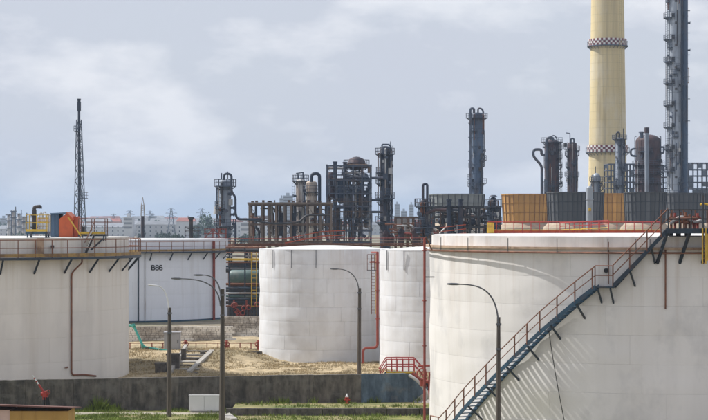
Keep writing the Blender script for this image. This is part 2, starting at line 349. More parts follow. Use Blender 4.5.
# ---------------------------------------------------------------- tanks
def centre_from_edge(px, side, d, R):
    a = math.atan((px - CX) / F); D = d / math.cos(a)
    for _ in range(6):
        c = a - side * math.asin(R / D); D = d / math.cos(c)
    return (math.tan(c) * d, d)
def make_tank(name, label, c, R, z0, zt, courses, plate, m, dent, roof_h, amp=.02, group='storage tanks', seed=1, a_lim=125, lip=True, joint=.005, pull=.004):
    T = thing(name, label, 'tank', (c[0], c[1], z0), group); rr = random.Random(seed)
    MB().lathe(c, [(R - .025, z0), (R - .025, zt - .01)], 96).to('inner_shell', m, T, True)
    face = math.atan2(-c[0], c[1]); hc = (zt - z0) / courses; n_p = max(6, round(2 * math.pi * R / plate)); da = 2 * math.pi / n_p
    for k in range(courses):
        for i in range(n_p):
            a0 = da * (i + (.5 if k % 2 else 0)) + .3 * (k % 3) * da; am = a0 + da / 2
            rel = (am - face + math.pi) % (2 * math.pi) - math.pi
            if abs(rel) > R_(a_lim): continue
            g_ = joint / R; za = z0 + hc * k + joint * .8; zb = z0 + hc * (k + 1) - joint * .8; off = rr.uniform(-.7, 1) * joint
            nu, nv = 9, 9; vs = []; fs = []
            for v_ in range(nv + 1):
                for u in range(nu + 1):
                    a = a0 + g_ + (da - 2 * g_) * u / nu; z = za + (zb - za) * v_ / nv
                    r = R + .02 + off + amp * noise.noise(Vector((math.sin(a) * R * .45, math.cos(a) * R * .45, z * .55 + seed))) + dent(((a + math.pi) % (2 * math.pi) - math.pi), z)
                    zf = (z - za) / (zb - za); r -= pull * (math.exp(-(zf / .12) ** 2) + math.exp(-((1 - zf) / .12) ** 2))
                    # weld shrinkage: plates pull in a little towards their edges
                    e = min(u, nu - u) / nu; e2 = min(v_, nv - v_) / nv
                    if e < .08 or e2 < .08: r -= joint * .8
                    vs.append(pol(c, r, a, z))
            for v_ in range(nv):
                for u in range(nu):
                    q = v_ * (nu + 1) + u; fs.append((q, q + 1, q + nu + 2, q + nu + 1))
            n0 = len(vs); per = [u for u in range(nu + 1)] + [v_ * (nu + 1) + nu for v_ in range(1, nv + 1)] + [nv * (nu + 1) + u for u in range(nu - 1, -1, -1)] + [v_ * (nu + 1) for v_ in range(nv - 1, 0, -1)]
            for q in per:
                p = vs[q]; dv = Vector((p.x - c[0], p.y - c[1], 0)).normalized(); vs.append(p - dv * .16)
            for q in range(len(per)):
                q2 = (q + 1) % len(per); fs.append((per[q], n0 + q, n0 + q2, per[q2]))
            MB().add(vs, fs).to('shell_plate', m, T, True)
    if lip: MB().ring(c, R - .06, R + .07, zt, zt + .07, 96).to('rim_angle', m, T)
    prof = [(R - .03, zt + .03)] + [(R * t, zt + .03 + roof_h * (1 - t * t)) for t in (.85, .65, .4, .2, 0)]
    MB().lathe(c, prof, 72).to('roof', 'tank_roof' if roof_h < .4 else m, T, True)
    return T
nod = lambda a, z: 0
post_me = {}
def rail_post(h, w_, m):
    k = (round(h, 2), w_, m)
    if k not in post_me: post_me[k] = mesh_of(MB().bar((0, 0, 0), (0, 0, h), w_), 'rail_post', m)
    return post_me[k]
def railing(T, pts, h, m, wpost=.05, rails=(1.0, .55), every=1, part='handrail', pm=None):
    me = rail_post(h, wpost, pm or m)
    for p in pts[::every]: inst('rail_post', me, T, p)
    for t in rails:
        b = MB(); b.sweep([Vector(p) + Vector((0, 0, h * t)) for p in pts], wpost * .55, 5); b.to(part, m, T)

# left cream tank
RL = 13.0; cL = centre_from_edge(128.5, 1, 155, RL)
TL = make_tank('storage_tank', 'cream storage tank at left with blue-edged walkway and rusty railing', cL, RL, 0, 10.78, 6, 5.2, 'tank_cream_left', nod, .10, .022, seed=2, joint=.003)
zw = 9.42
def walkway(T, c, R, z, width, a_list_deg, m_edge, toe, brk, rail_m, rail_h, step_deg, br_deg, br_len):
    a0, a1 = R_(a_list_deg[0]), R_(a_list_deg[1])
    MB().ring(c, R + .03, R + width, z - .06, z, 96, a0, a1).to('walkway_deck', 'dark_steel', T)
    MB().ring(c, R + width, R + width + .05, z - .16, z + .02, 96, a0, a1).to('walkway_edge', m_edge, T)
    if toe: MB().ring(c, R + width - .01, R + width + .03, z + .05, z + .30, 96, a0, a1).to('toe_board', toe, T)
    n = int((a1 - a0) / R_(step_deg)); pts = [pol(c, R + width, a0 + (a1 - a0) * i / n, z) for i in range(n + 1)]
    railing(T, pts, rail_h, rail_m, .06)
    n = int((a1 - a0) / R_(br_deg))
    for i in range(n + 1):
        a = a0 + (a1 - a0) * i / n
        b = MB().bar(pol(c, R + .03, a, z - br_len), pol(c, R + width - .05, a, z - .12), .11)
        b.bar(pol(c, R + .03, a, z - .12), pol(c, R + width, a, z - .12), .09); b.to('bracket', brk, T)
walkway(TL, cL, RL, zw, .95, (-10, 170), 'blue_steel', 'toe_ochre', 'blue_steel', 'rust_pipe', 1.28, 5.4, 10.9, 1.15)
def on_shell(px, c, r):            # angle on a cylinder of radius r seen at column px (near side)
    u = (px - CX) / F; A = 1 + u * u; B = -2 * (u * c[0] + c[1]); C = c[0] ** 2 + c[1] ** 2 - r * r
    disc = max(0, B * B - 4 * A * C); y = (-B - math.sqrt(disc)) / (2 * A); x = u * y
    return math.atan2(x - c[0], c[1] - y), y
a72, d72 = on_shell(71.5, cL, RL + .12); a95, d95 = on_shell(96, cL, RL + .12); a83, d83 = on_shell(82, cL, RL + .5)
MB().bend([pol(cL, RL + .5, a83, zw - .15), pol(cL, RL + .5, a83, zw - .4), pol(cL, RL + .12, a72, zw - 1.15), pol(cL, RL + .12, a72, wz(375, d72)),
           pol(cL, RL + .13, (a72 + a95) / 2, wz(375.6, d72)), pol(cL, RL + .12, a95, wz(376, d95))], .065, 8, .3).to('drain_pipe', 'rust_pipe', TL, True)
MB().bar(pol(cL, RL, a72 - .02, wz(367, d72)), pol(cL, RL + .2, a72 - .045, wz(367, d72)), .1).to('pipe_clip', 'rust_pipe', TL)

# roof equipment of the left tank
def deck_unit(name, label, px0, px1, ydeck, d, depth, m_edge, toe, rail_m, h):
    x0, x1, z = wx(px0, d), wx(px1, d), wz(ydeck, d)
    T = thing(name, label, 'platform', ((x0 + x1) / 2, d, 10.7))
    MB().box(x0, x1, d, d + depth, z - .08, z).to('deck', 'dark_steel', T)
    b = MB(); b.box(x0 - .03, x1 + .03, d - .06, d - .004, z - .15, z + .02); b.box(x0 - .05, x0 - .004, d, d + depth, z - .15, z + .02); b.box(x1 + .004, x1 + .05, d, d + depth, z - .15, z + .02); b.to('deck_edge', m_edge, T)
    MB().box(x0, x1, d - .03, d - .001, z + .03, z + .2).to('toe_board', toe, T)
    for x in (x0 + .1, x1 - .1):
        for y in (d + .1, d + depth - .1): MB().bar((x, y, 10.6), (x, y, z - .1), .1).to('leg', m_edge, T)
    me = rail_post(h, .055, rail_m); n = max(2, int((x1 - x0) / .8))
    for i in range(n + 1):
        for y in (d + .03, d + depth - .03): inst('rail_post', me, T, (x0 + (x1 - x0) * i / n, y, z))
    for t in (1, .55):
        MB().pipe([(x0, d + depth - .03, z + h * t), (x0, d + .03, z + h * t), (x1, d + .03, z + h * t), (x1, d + depth - .03, z + h * t), (x0, d + depth - .03, z + h * t)], .032, 4).to('handrail', rail_m, T)
    return T, x0, x1, z
dq = 147
T, x0, x1, z = deck_unit('valve_platform', 'small yellow-railed platform carrying a black vent pipe on the left tank', 26, 47, 232, dq, 1.6, 'blue_steel_light', 'yellow_paint', 'yellow_paint', 1.25)
b = MB(); X = wx(32.5, dq); b.tube((X, dq + .8, z), (X, dq + .8, wz(209.5, dq)), .17, 10); b.tube((X, dq + .8, wz(216, dq)), (X, dq + .8, wz(214.6, dq)), .26, 10); b.tube((X, dq + .8, wz(228, dq)), (X, dq + .8, wz(226.6, dq)), .26, 10); b.to('vent_pipe', 'dark_steel', T, True)
MB().bend([(X, dq + .8, wz(210, dq)), (X, dq + .8, wz(207, dq)), (X + .45, dq + .8, wz(206.3, dq)), (X + .45, dq + .8, wz(208.5, dq))], .13, 8, .2).to('vent_elbow', 'dark_steel', T, True)
for q, s in ((38, 213), (41.5, 212), (44.5, 214)):
    MB().bend([(wx(q, dq), dq + .9, z), (wx(q, dq), dq + .9, wz(s, dq)), (wx(q + 2, dq), dq + 1.1, wz(s, dq)), (wx(q + 2, dq), dq + 1.1, z)], .045, 6, .12).to('foam_pipe', 'plant_pale', T, True)
for s in (218, 222, 226): MB().tube((wx(36, dq), dq + .85, wz(s, dq)), (wx(47, dq), dq + .85, wz(s, dq)), .035, 5).to('foam_pipe', 'yellow_paint', T)
MB().box(wx(37.5, 144.2), wx(43, 144.2), 144.0, 144.6, zw + .1, wz(238, 144.2)).to('valve_box', 'girder_brown', T)
for q in (32, 47): MB().tube((wx(q, dq), dq - .2, wz(244, dq)), (wx(q, dq), dq - .2, z), .07, 6).to('hanger', 'dark_steel', T)
# orange gabled cabin
dc = 152
T = thing('roof_cabin', 'orange gabled cabin with blue-grey side on the left tank roof', 'cabin', (wx(64, dc), dc, 10.75))
zb, ze, zp = 10.75, wz(219, dc), wz(213.6, dc)
MB().prism([(wx(59, dc), zb), (wx(72.5, dc), zb), (wx(72.5, dc), ze), (wx(66.5, dc), zp), (wx(59, dc), ze)], dc, dc + .12).to('gable_front', 'cabin_orange', T)
MB().prism([(wx(59.3, dc), zb), (wx(72.2, dc), zb), (wx(72.2, dc), ze - .03), (wx(66.5, dc), zp - .03), (wx(59.3, dc), ze - .03)], dc + .13, dc + 2.6).to('cabin_body', 'cabin_orange', T)
MB().box(wx(72.9, dc), wx(77.5, dc), dc + .3, dc + 1.6, zb, wz(216.3, dc)).to('side_box', 'red_orange', T)
MB().box(wx(50.3, dc), wx(58.7, dc), dc + .25, dc + 2.5, zb, wz(213.7, dc)).to('side_panel', 'cabin_blue', T)
for i in range(6): MB().box(wx(50.3 + i * 1.45, dc), wx(50.8 + i * 1.45, dc), dc + .2, dc + .248, zb, wz(213.9, dc)).to('panel_rib', 'cabin_blue', T)
MB().prism([(wx(50.2, dc), wz(214.2, dc)), (wx(66.5, dc), zp - .0), (wx(66.7, dc), zp + .1), (wx(50.2, dc), wz(213.2, dc))], dc - .1, dc + 2.7).to('roof_sheet', 'cabin_blue', T)
MB().prism([(wx(66.5, dc), zp + .0), (wx(73.6, dc), ze - .1), (wx(73.8, dc), ze + .0), (wx(66.6, dc), zp + .11)], dc - .12, dc + 2.7).to('roof_sheet', 'cabin_orange', T)
# second platform with stair down to the walkway
T, x0, x1, z = deck_unit('stair_platform', 'rusty railed platform with blue stair down to the left tank walkway', 78.5, 105, 234.5, 148.0, 1.5, 'blue_steel', 'yellow_paint', 'rust_pipe', 1.18)
a = Vector((wx(95, 148), 147.9, z)); bq = Vector((wx(84, 146.8), 147.2, zw + .05))
for o in (0, .65):
    dv = Vector((0, -o, 0)); MB().bar(a + dv, bq + dv, .07).to('stringer', 'dark_steel', T)
for i in range(9):
    p = a.lerp(bq, (i + .5) / 9); MB().box(p.x - .14, p.x + .10, p.y - .6, p.y - .05, p.z - .015, p.z + .015).to('tread', 'dark_steel', T)
up = Vector((0, 0, 1.0))
MB().pipe([a + up, bq + up], .035, 5).to('handrail', 'rust_pipe', T)
MB().bar(P(68, 217, 147.9), P(81, 236, 147.9), .09).to('brace', 'yellow_paint', T)
MB().bar(P(104, 238, 147.9), P(91, 250, 147), .1).to('brace', 'blue_steel', T)
MB().bar(P(94, 229, 147.9), P(88, 237, 147.9), .08).to('brace', 'lamp_white', T)
MB().box(wx(82, 148.8), wx(84.6, 148.8), 148.8, 149.2, z, wz(226.5, 148.8)).to('control_box', 'dark_steel', T)
MB().tube((wx(52.5, 145.0), 145.0, zw + .05), (wx(52.5, 145.0), 145.0, wz(246, 145.0)), .06, 6).tube((wx(51, 145.0), 145.0, wz(247, 145.0)), (wx(54, 145.0), 145.0, wz(247, 145.0)), .13, 8).to('valve', 'black_rubber', T)

# B86 tank
RB = 14.0; cB = centre_from_edge(228, 1, 252, RB)
TB = make_tank('storage_tank', 'bluish-white storage tank marked B86 behind the stone wall', cB, RB, 0, 9.80, 6, 6.0, 'tank_white_cool', nod, .12, .02, seed=5)
walkway(TB, cB, RB, 8.42, .85, (-30, 140), 'blue_steel', 'toe_ochre', 'blue_steel', 'rust_pipe', 1.2, 6.2, 10.5, 1.0)
zbl = wz(321.8, 239); MB().ring(cB, RB + .03, RB + .09, zbl - .10, zbl + .14, 96, R_(-40), R_(130)).to('blue_band', 'blue_steel_light', TB)
ar, dr = on_shell(214.0, cB, RB + .25); MB().tube(pol(cB, RB + .25, ar, 0), pol(cB, RB + .25, ar, wz(241, dr)), .16, 8).to('riser_pipe', 'rust_red', TB, True)
for q in (138.5, 145):
    aq, dr = on_shell(q, cB, RB + .1); MB().tube(pol(cB, RB + .1, aq, .2), pol(cB, RB + .1, aq, wz(252, dr)), .07, 6).to('cable_duct', 'plant_pale' if q > 140 else 'blue_steel', TB)
def letters(T, text, c, R, px, py0, py1, wpx, gap, m):
    segs = {'B': [((-.08, 0), (-.08, 1)), ((0.06, 0), (0.06, 1)), ((-.15, 1), (.7, 1)), ((.7, 1), (.9, .88)), ((.9, .88), (.9, .64)), ((.9, .64), (.7, .52)), ((0, .52), (.8, .52)), ((.8, .52), (1, .4)), ((1, .4), (1, .12)), ((1, .12), (.8, 0)), ((.8, 0), (-.15, 0))],
            '8': [((.2, 0), (.8, 0)), ((.8, 0), (1, .14)), ((1, .14), (1, .4)), ((1, .4), (.8, .52)), ((.8, .52), (.2, .52)), ((.2, .52), (0, .4)), ((0, .4), (0, .14)), ((0, .14), (.2, 0)), ((.2, .52), (.05, .64)), ((.05, .64), (.05, .88)), ((.05, .88), (.2, 1)), ((.2, 1), (.8, 1)), ((.8, 1), (.95, .88)), ((.95, .88), (.95, .64)), ((.95, .64), (.8, .52))],
            '6': [((.9, .9), (.75, 1)), ((.75, 1), (.25, 1)), ((.25, 1), (0, .85)), ((0, .85), (0, .14)), ((0, .14), (.2, 0)), ((.2, 0), (.8, 0)), ((.8, 0), (1, .14)), ((1, .14), (1, .42)), ((1, .42), (.8, .55)), ((.8, .55), (.2, .55)), ((.2, .55), (0, .45))]}
    for ch in text:
        b = MB()
        for (u0, v0), (u1, v1) in segs[ch]:
            q = []
            for u, v_ in ((u0, v0), (u1, v1)):
                a, d = on_shell(px + u * wpx, c, R); q.append(pol(c, R, a, wz(py1 + (py0 - py1) * v_, d)))
            b.bar(q[0], q[1], .10)
        b.to('painted_character', m, T); px += wpx + gap
letters(TB, 'B86', cB, RB + .02, 151.8, 265.4, 269.8, 2.7, 1.15, 'ink')

# domed white tank and its neighbour
def waves(seed, k):
    def fn(a, z): return .05 + k * noise.noise(Vector((a * 3.1 + seed, z * .35, seed))) + k * .6 * noise.noise(Vector((a * 8, z * .9, seed + 4)))
    return fn
R1 = 5.6; c1 = centre_from_edge(260, -1, 174, R1); c2 = centre_from_edge(380.5, -1, 164, R1)
T1 = make_tank('storage_tank', 'white storage tank with domed roof left of the red riser pipe', c1, R1, 0, 9.62, 8, 2.9, 'tank_white', waves(1, .058), .34, .03, seed=7, joint=.005, pull=.006)
T2 = make_tank('storage_tank', 'white storage tank behind the red stile over the wall', c2, R1, 0, 9.68, 8, 2.9, 'tank_white', waves(9, .058), .34, .03, seed=8, joint=.005, pull=.006)
# red riser with ladder cage between the two tanks
dp = 166.0
T = thing('riser_pipe', 'red riser pipe stepping down between the two white tanks', 'pipe', (wx(378, dp), dp, 0))
MB().bend([P(377.5, 252, dp), P(377.5, 347.5, dp), P(363, 348, dp), (wx(363, dp), dp, 0)], .11, 8, .35).to('pipe_run', 'rust_red', T, True)
for q in (262, 290, 318): MB().tube(P(377.5, q, dp), P(377.5, q + 1.2, dp), .17, 8).to('flange', 'rust_red', T, True)
MB().tube(P(377.5, 252.5, dp), P(372, 252.5, dp + 2.5), .09, 8).tube(P(377.5, 262, dp), P(370, 262, dp + 3), .07, 6).to('stub', 'rust_red', T)
T = thing('caged_ladder', 'thin yellow ladder with a top platform on the domed tank', 'ladder', (wx(373, 167), 167, 0))
dl = 167.2; b = MB()
for q in (371.5, 375.5): MB().bar(P(q, 254, dl), P(q, 314, dl), .06).to('ladder_rail', 'yellow_paint' if q > 374 else 'rust_pipe', T)
rg = mesh_of(MB().bar((-.17, 0, 0), (.17, 0, 0), .035), 'rung', 'rust_pipe')
for i in range(20): inst('rung', rg, T, P(373.5, 255 + i * 3.05, dl))
MB().box(wx(367, dl), wx(378, dl), dl - .9, dl + .6, wz(270, dl) - .05, wz(270, dl)).to('platform', 'dark_steel', T)
for q in (367.3, 371, 374.5, 377.7): MB().bar(P(q, 270, dl - .9), P(q, 254.5, dl - .9), .05).to('rail_post', 'rust_pipe', T)
for q in (254.5, 259, 264): MB().bar(P(367.3, q, dl - .9), P(377.7, q, dl - .9), .045).to('handrail', 'rust_pipe', T)
for q in (273, 291.5, 316):
    a_, d_ = on_shell(q, c1, R1 + .16); MB().tube(pol(c1, R1 + .16, a_, wz(268, d_)), pol(c1, R1 + .16, a_, 9.64), .03, 6).to('hanging_rod', 'lamp_steel', T1)
for q in (387, 404):
    a_, d_ = on_shell(q, c2, R1 + .16); MB().tube(pol(c2, R1 + .16, a_, wz(270, d_)), pol(c2, R1 + .16, a_, 9.7), .04, 6).to('hanging_rod', 'lamp_steel', T2)

# right-hand cream tank
RR = 13.0; cR = centre_from_edge(431, -1, 117, RR)
zg = 10.66
def dentR(a, z):
    a1_, d1_ = -.62, 0
    return .10 * math.exp(-((a + .60) / .12) ** 2 - ((z - 3.2) / .8) ** 2) - .07 * math.exp(-((a + .55) / .16) ** 2 - ((z - 1.6) / .7) ** 2) + .06 * noise.noise(Vector((a * 5, z * .45, 2))) + .025 * noise.noise(Vector((a * 14, z * 1.1, 5))) + .05
TR = make_tank('storage_tank', 'large cream storage tank at right with a diagonal blue staircase', cR, RR, 0, zg, 7, 6.3, 'tank_cream', dentR, .02, .03, seed=4, lip=False, joint=.003)
MB().ring(cR, RR - .05, RR + .36, zg - .10, zg + .02, 120).to('wind_girder', 'girder_brown', TR)
MB().lathe(cR, [(RR - .04, zg), (RR - .04, zg + .58), (RR - .20, zg + .62), (RR * .5, zg + .66), (0, zg + .70)], 120).to('top_course', 'tank_cream', TR, True)
b = MB(); b.sweep([pol(cR, RR + .38, R_(-100 + 200 * i / 90), zg - .27) for i in range(91)], .055, 6); b.to('ring_pipe', 'rust_pipe', TR, True)
for q in (441, 468, 508, 557, 608, 636, 650):
    a_, d_ = on_shell(q, cR, RR + .40); MB().tube(pol(cR, RR + .40, a_, zg - .30), pol(cR, RR + .40, a_, zg + .48), .022, 5).to('spray_rod', 'dark_steel', TR)
    MB().box(-.09, .09, -.06, .06, -.05, .05).to('spray_nozzle', 'dark_steel', TR).location = pol(cR, RR + .42, a_ + .012, zg - .36) - Vector(ORG[TR.name])
a_, d_ = on_shell(665.5, cR, RR + .16); MB().tube(pol(cR, RR + .16, a_, wz(309, d_)), pol(cR, RR + .16, a_, zg - .1), .045, 6).to('drop_pipe', 'rust_pipe', TR)
a_, d_ = on_shell(608.5, cR, RR + .16); MB().tube(pol(cR, RR + .16, a_, wz(284, d_)), pol(cR, RR + .16, a_, zg + .3), .028, 6).to('drop_pipe', 'rust_pipe', TR)
MB().tube(pol(cR, RR - .02, on_shell(606.5, cR, RR + .1)[0], wz(270.3, 105)), pol(cR, RR + .25, on_shell(606.5, cR, RR + .1)[0], wz(270.3, 105)), .12, 12).to('nozzle', 'black_rubber', TR)
# slack cable hanging down the shell
pts = []
for i in range(14):
    t = i / 13; px = 549.5 + 16 * t; a_, d_ = on_shell(px, cR, RR + .12); pts.append(pol(cR, RR + .2 + .1 * math.sin(t * 3), a_, wz(331 + 92 * t, d_)))
MB().sweep(pts, .022, 5).to('hanging_cable', 'ink', TR)
# red and yellow guard rail on the far side of its roof
T = thing('roof_guard_rail', 'red and yellow guard rail along the back of the right tank roof', 'railing', (cR[0], cR[1] + 8, zg + .6))
def rail_run(T, pts, h, m1, m2, w_=.045):
    me = rail_post(h, w_, m1)
    for p in pts: inst('rail_post', me, T, p)
    MB().sweep([p + Vector((0, 0, h)) for p in pts], w_ * .6, 5).to('top_rail', m1, T)
    MB().sweep([p + Vector((0, 0, h * .66)) for p in pts], w_ * .45, 5).to('middle_rail', m1, T)
    MB().sweep([p + Vector((0, 0, h * .30)) for p in pts], w_ * .6, 5).to('lower_rail', m2, T)
rail_run(T, [Vector((wx(488 + i * 8.6, 126), 126, zg + .62)) for i in range(21)], .72, 'red_paint', 'yellow_paint')
rail_run(T, [Vector((wx(560 + i * 9, 123), 123 - i * .35, zg + .66 + .030 * i)) for i in range(6)], .62, 'red_paint', 'yellow_paint', .05)
MB().box(wx(487, 126), wx(660, 126), 126.1, 126.14, zg + .64, zg + .84).to('toe_board', 'red_orange', T)
MB().box(wx(487, 125.8), wx(494, 125.8), 125.7, 125.9, zg + .64, zg + 1.3).to('end_panel', 'yellow_paint', T)

# staircase on the right tank
SC = thing('tank_staircase', 'blue steel staircase with rusty handrail climbing the right tank', 'staircase', (cR[0], cR[1] - RR, 0))
ro = RR + .95; ri = RR + .12
ctrl = [(431, 470), (440, 447), (449, 427), (462, 411), (480, 391.5), (507, 364), (540, 332), (575, 302.5), (595, 287), (613, 286), (640, 258.5), (668, 229.6)]
cz = []
for px, py in ctrl:
    a_, d_ = on_shell(px, cR, ro); cz.append((a_, max(0.05, wz(py, d_))))
def along(seg0, seg1):
    pts = []
    for (a0, z0), (a1, z1) in zip(cz[seg0:seg1], cz[seg0 + 1:seg1 + 1]):
        for i in range(8): pts.append((a0 + (a1 - a0) * i / 8, z0 + (z1 - z0) * i / 8))
    pts.append(cz[seg1]); return pts
def at_z(pts, z):
    for (a0, z0), (a1, z1) in zip(pts, pts[1:]):
        if z0 <= z <= z1 and z1 > z0: return a0 + (a1 - a0) * (z - z0) / (z1 - z0)
def stringer(pts, r, name):
    vs = []; fs = []
    for a_, z_ in pts:
        for dr_, dz_ in ((0, -.14), (.05, -.14), (.05, .12), (0, .12)): vs.append(pol(cR, r + dr_, a_, z_ + dz_))
    for i in range(len(pts) - 1):
        for j in range(4): fs.append((4 * i + j, 4 * i + (j + 1) % 4, 4 * i + 4 + (j + 1) % 4, 4 * i + 4 + j))
    fs += [(3, 2, 1, 0), tuple(4 * (len(pts) - 1) + j for j in range(4))]
    MB().add(vs, fs).to(name, 'blue_steel_light' if pts[0][1] < 3 else 'blue_steel', SC)
flights = [along(0, 8), along(9, 11)]
for fl in flights:
    stringer(fl, ro, 'stringer'); stringer(fl, ri, 'stringer')
    z = fl[0][1] + .2
    while z < fl[-1][1] - .05:
        a_ = at_z(fl, z); w2 = .13 / ro; vs = []
        for dz_ in (-.02, .02):
            for da, r in ((-w2, ri + .055), (w2, ri + .055), (w2, ro - .005), (-w2, ro - .005)): vs.append(pol(cR, r, a_ + da, z + dz_))
        MB().add(vs, [(0, 1, 2, 3), (7, 6, 5, 4), (0, 4, 5, 1), (1, 5, 6, 2), (2, 6, 7, 3), (3, 7, 4, 0)]).to('tread', 'blue_steel_light', SC)
        z += .215
    for hh, t in ((1.08, .032), (.58, .026)):
        MB().sweep([pol(cR, ro + .03, a_, z_ + hh) for a_, z_ in fl], t, 6).to('handrail', 'rust_pipe', SC, True)
    L_ = 0; last = None; me = rail_post(1.08, .055, 'rust_pipe')
    for a_, z_ in fl:
        p = pol(cR, ro + .03, a_, z_)
        if last is None or (p - last).length > 1.02: inst('rail_post', me, SC, p, -a_); last = p
    z = fl[0][1] + .9
    while z < fl[-1][1] - .2:
        a_ = at_z(fl, z); MB().bar(pol(cR, RR - .0, a_ + .014, z - .95), pol(cR, ro, a_, z - .12), .085).to('bracket', 'blue_steel', SC); z += 1.15
(aA, zA), (aB, zB) = cz[8], cz[9]; zl = (zA + zB) / 2
MB().ring(cR, RR + .05, ro + .06, zl - .07, zl + .004, 6, aA, aB).to('landing', 'blue_steel', SC)
for r in (ro,):
    for a_ in (aA, aB): inst('rail_post', rail_post(1.08, .055, 'rust_pipe'), SC, pol(cR, r, a_, zl))
for hh in (1.08, .58): MB().sweep([pol(cR, ro + .02, aA + (aB - aA) * i / 3, zl + hh) for i in range(4)], .03, 5).to('handrail', 'rust_pipe', SC)
for a_ in (aA + .01, aB - .01): MB().bar(pol(cR, RR, a_, zl - .9), pol(cR, ro, a_, zl - .1), .085).to('bracket', 'blue_steel', SC)
# top platform with rusty valve gear
aT, zT = cz[11]; dT = cR[1] - ro * math.cos(aT)
TP = thing('gauging_platform', 'dark platform with rusty valves at the head of the staircase', 'platform', (wx(690, dT), dT, zT))
xa, xb = wx(667, dT), wx(722, dT)
MB().box(xa, xb, dT - .1, dT + 2.4, zT - .08, zT).to('deck', 'dark_steel', TP)
MB().box(xa - .05, xb, dT - .16, dT - .104, zT - .2, zT + .06).to('deck_edge', 'blue_steel', TP)
for q in (664.5, 687, 710):
    X = wx(q, dT); MB().bar((X + .15, dT - .05, zT - .1), (X - .25, dT + .85, zT - 1.75), .13).to('bracket', 'blue_steel', TP)
for q in (668, 679, 691, 703, 715):
    inst('rail_post', rail_post(1.02, .06, 'dark_steel'), TP, (wx(q, dT), dT - .08, zT)); inst('rail_post', rail_post(1.02, .06, 'rust_pipe'), TP, (wx(q, dT), dT + 2.3, zT))
for t in (1.02, .55):
    MB().bar((xa, dT - .08, zT + t), (xb, dT - .08, zT + t), .06).to('handrail', 'dark_steel', TP); MB().bar((xa, dT + 2.3, zT + t), (xb, dT + 2.3, zT + t), .05).to('handrail', 'rust_pipe', TP)
rr = random.Random(5)
for i in range(7):
    X = wx(672 + i * 4.6, dT + 1.0); y = dT + rr.uniform(.6, 1.7); hgt = rr.uniform(.55, .95)
    b = MB().tube((X, y, zT), (X, y, zT + hgt), .07, 8).tube((X, y, zT + hgt * .35), (X, y, zT + hgt * .45), .15, 8).tube((X, y, zT + hgt * .7), (X, y, zT + hgt * .78), .14, 8)
    b.sweep([Vector((X + .17 * math.cos(t * .7854), y - .12, zT + hgt * .62 + .17 * math.sin(t * .7854))) for t in range(9)], .025, 5)
    b.to('valve', rr.choice(['rust_pipe', 'rust_red', 'plant_pale', 'rust_pipe']), TP, True)
MB().bend([(wx(674, dT), dT + 1.2, zT + .3), (wx(684, dT), dT + 1.0, zT + .75), (wx(698, dT), dT + 1.2, zT + .35), (wx(706, dT), dT + 1.1, zT + .5)], .08, 8, .5).to('hose', 'plant_pale', TP, True)
MB().bend([(wx(671, dT), dT + .7, zT + .55), (wx(700, dT), dT + .8, zT + .6)], .06, 8).to('header_pipe', 'rust_pipe', TP, True)
for q in (675, 683, 692): MB().tube((wx(q, dT), dT + 1.5, zT - 1.1), (wx(q, dT), dT + 1.5, zT), .14, 8).to('nozzle_leg', 'dark_steel', TP, True)
MB().tube((wx(702.5, dT), dT - .2, zT - 1.5), (wx(702.5, dT), dT - .2, zT + 1.75), .05, 6).to('mast', 'dark_steel', TP)
MB().bend([(wx(700, dT), dT, zT + 1.28), (wx(704, dT), dT, zT + 1.34), (wx(716, dT), dT, zT + 1.2)], .05, 6, .1).to('lamp_bracket', 'yellow_paint', TP)
for q in (701.5, 704.8):MB().bar((wx(q, dT), dT - .3, zT - 1.75), (wx(q, dT), dT - .3, zT + .1), .06).to('ladder_rail', 'yellow_paint', TP)
for i in range(8): MB().bar((wx(701.5, dT), dT - .3, zT - 1.7 + i * .22), (wx(704.8, dT), dT - .3, zT - 1.7 + i * .22), .04).to('rung', 'rust_pipe', TP)
MB().box(wx(705.5, dT), wx(716, dT), dT - .12, dT + .3, zT - 1.6, zT - .12).to('meter_panel', 'yellow_paint', TP)

# red riser pole beside the right tank
dr = 106.0
T = thing('riser_pole', 'slender red pole rising past the left edge of the right tank', 'pole', (wx(424.5, dr), dr, 0))
MB().tube((wx(424.5, dr), dr, 0), P(424.5, 238, dr), .07, 8).to('pole_shaft', 'rust_red', T, True)
for q in (250, 300, 345, 385): MB().tube(P(424.5, q, dr), P(424.5, q + 1.2, dr), .11, 8).to('coupling', 'rust_red', T)
MB().bend([P(424.5, 277, dr), P(429, 277, dr + .4), P(434, 277, dr + 2.2)], .035, 6, .1).to('stay', 'dark_steel', T)
MB().bend([P(424.5, 239, dr), P(426, 237, dr), P(432, 250, dr + 1.5)], .04, 6, .2).to('top_link', 'rust_pipe', T)

# ---------------------------------------------------------------- foreground things
# stile over the wall
ds = 131.0
ST = thing('wall_stile', 'red railed stile with blue deck crossing the wall end', 'stile', (wx(402, ds), ds, 0))
zd = wz(371.3, ds); x0, x1 = wx(386, ds), wx(414, ds)
MB().box(x0, x1, ds - 1.6, ds + .3, zd - .12, zd).to('deck', 'blue_steel_light', ST)
MB().box(x0, x1, ds - 1.66, ds - 1.61, zd + .0, zd + .12).to('toe_board', 'yellow_paint', ST)
for s, xe in ((-1, wx(378.5, ds)), (1, wx(426, ds))):
    xs = x0 if s < 0 else x1
    for yy in (ds - 1.55, ds + .25): MB().bar((xs, yy, zd - .06), (xe, yy, zd - .9), .1).to('stringer', 'blue_steel_light', ST)
    for i in range(4):
        t = (i + .6) / 4; X = xs + (xe - xs) * t; MB().box(X - .12, X + .12, ds - 1.5, ds + .2, zd - .06 - .84 * t, zd - .03 - .84 * t).to('tread', 'blue_steel_light', ST)
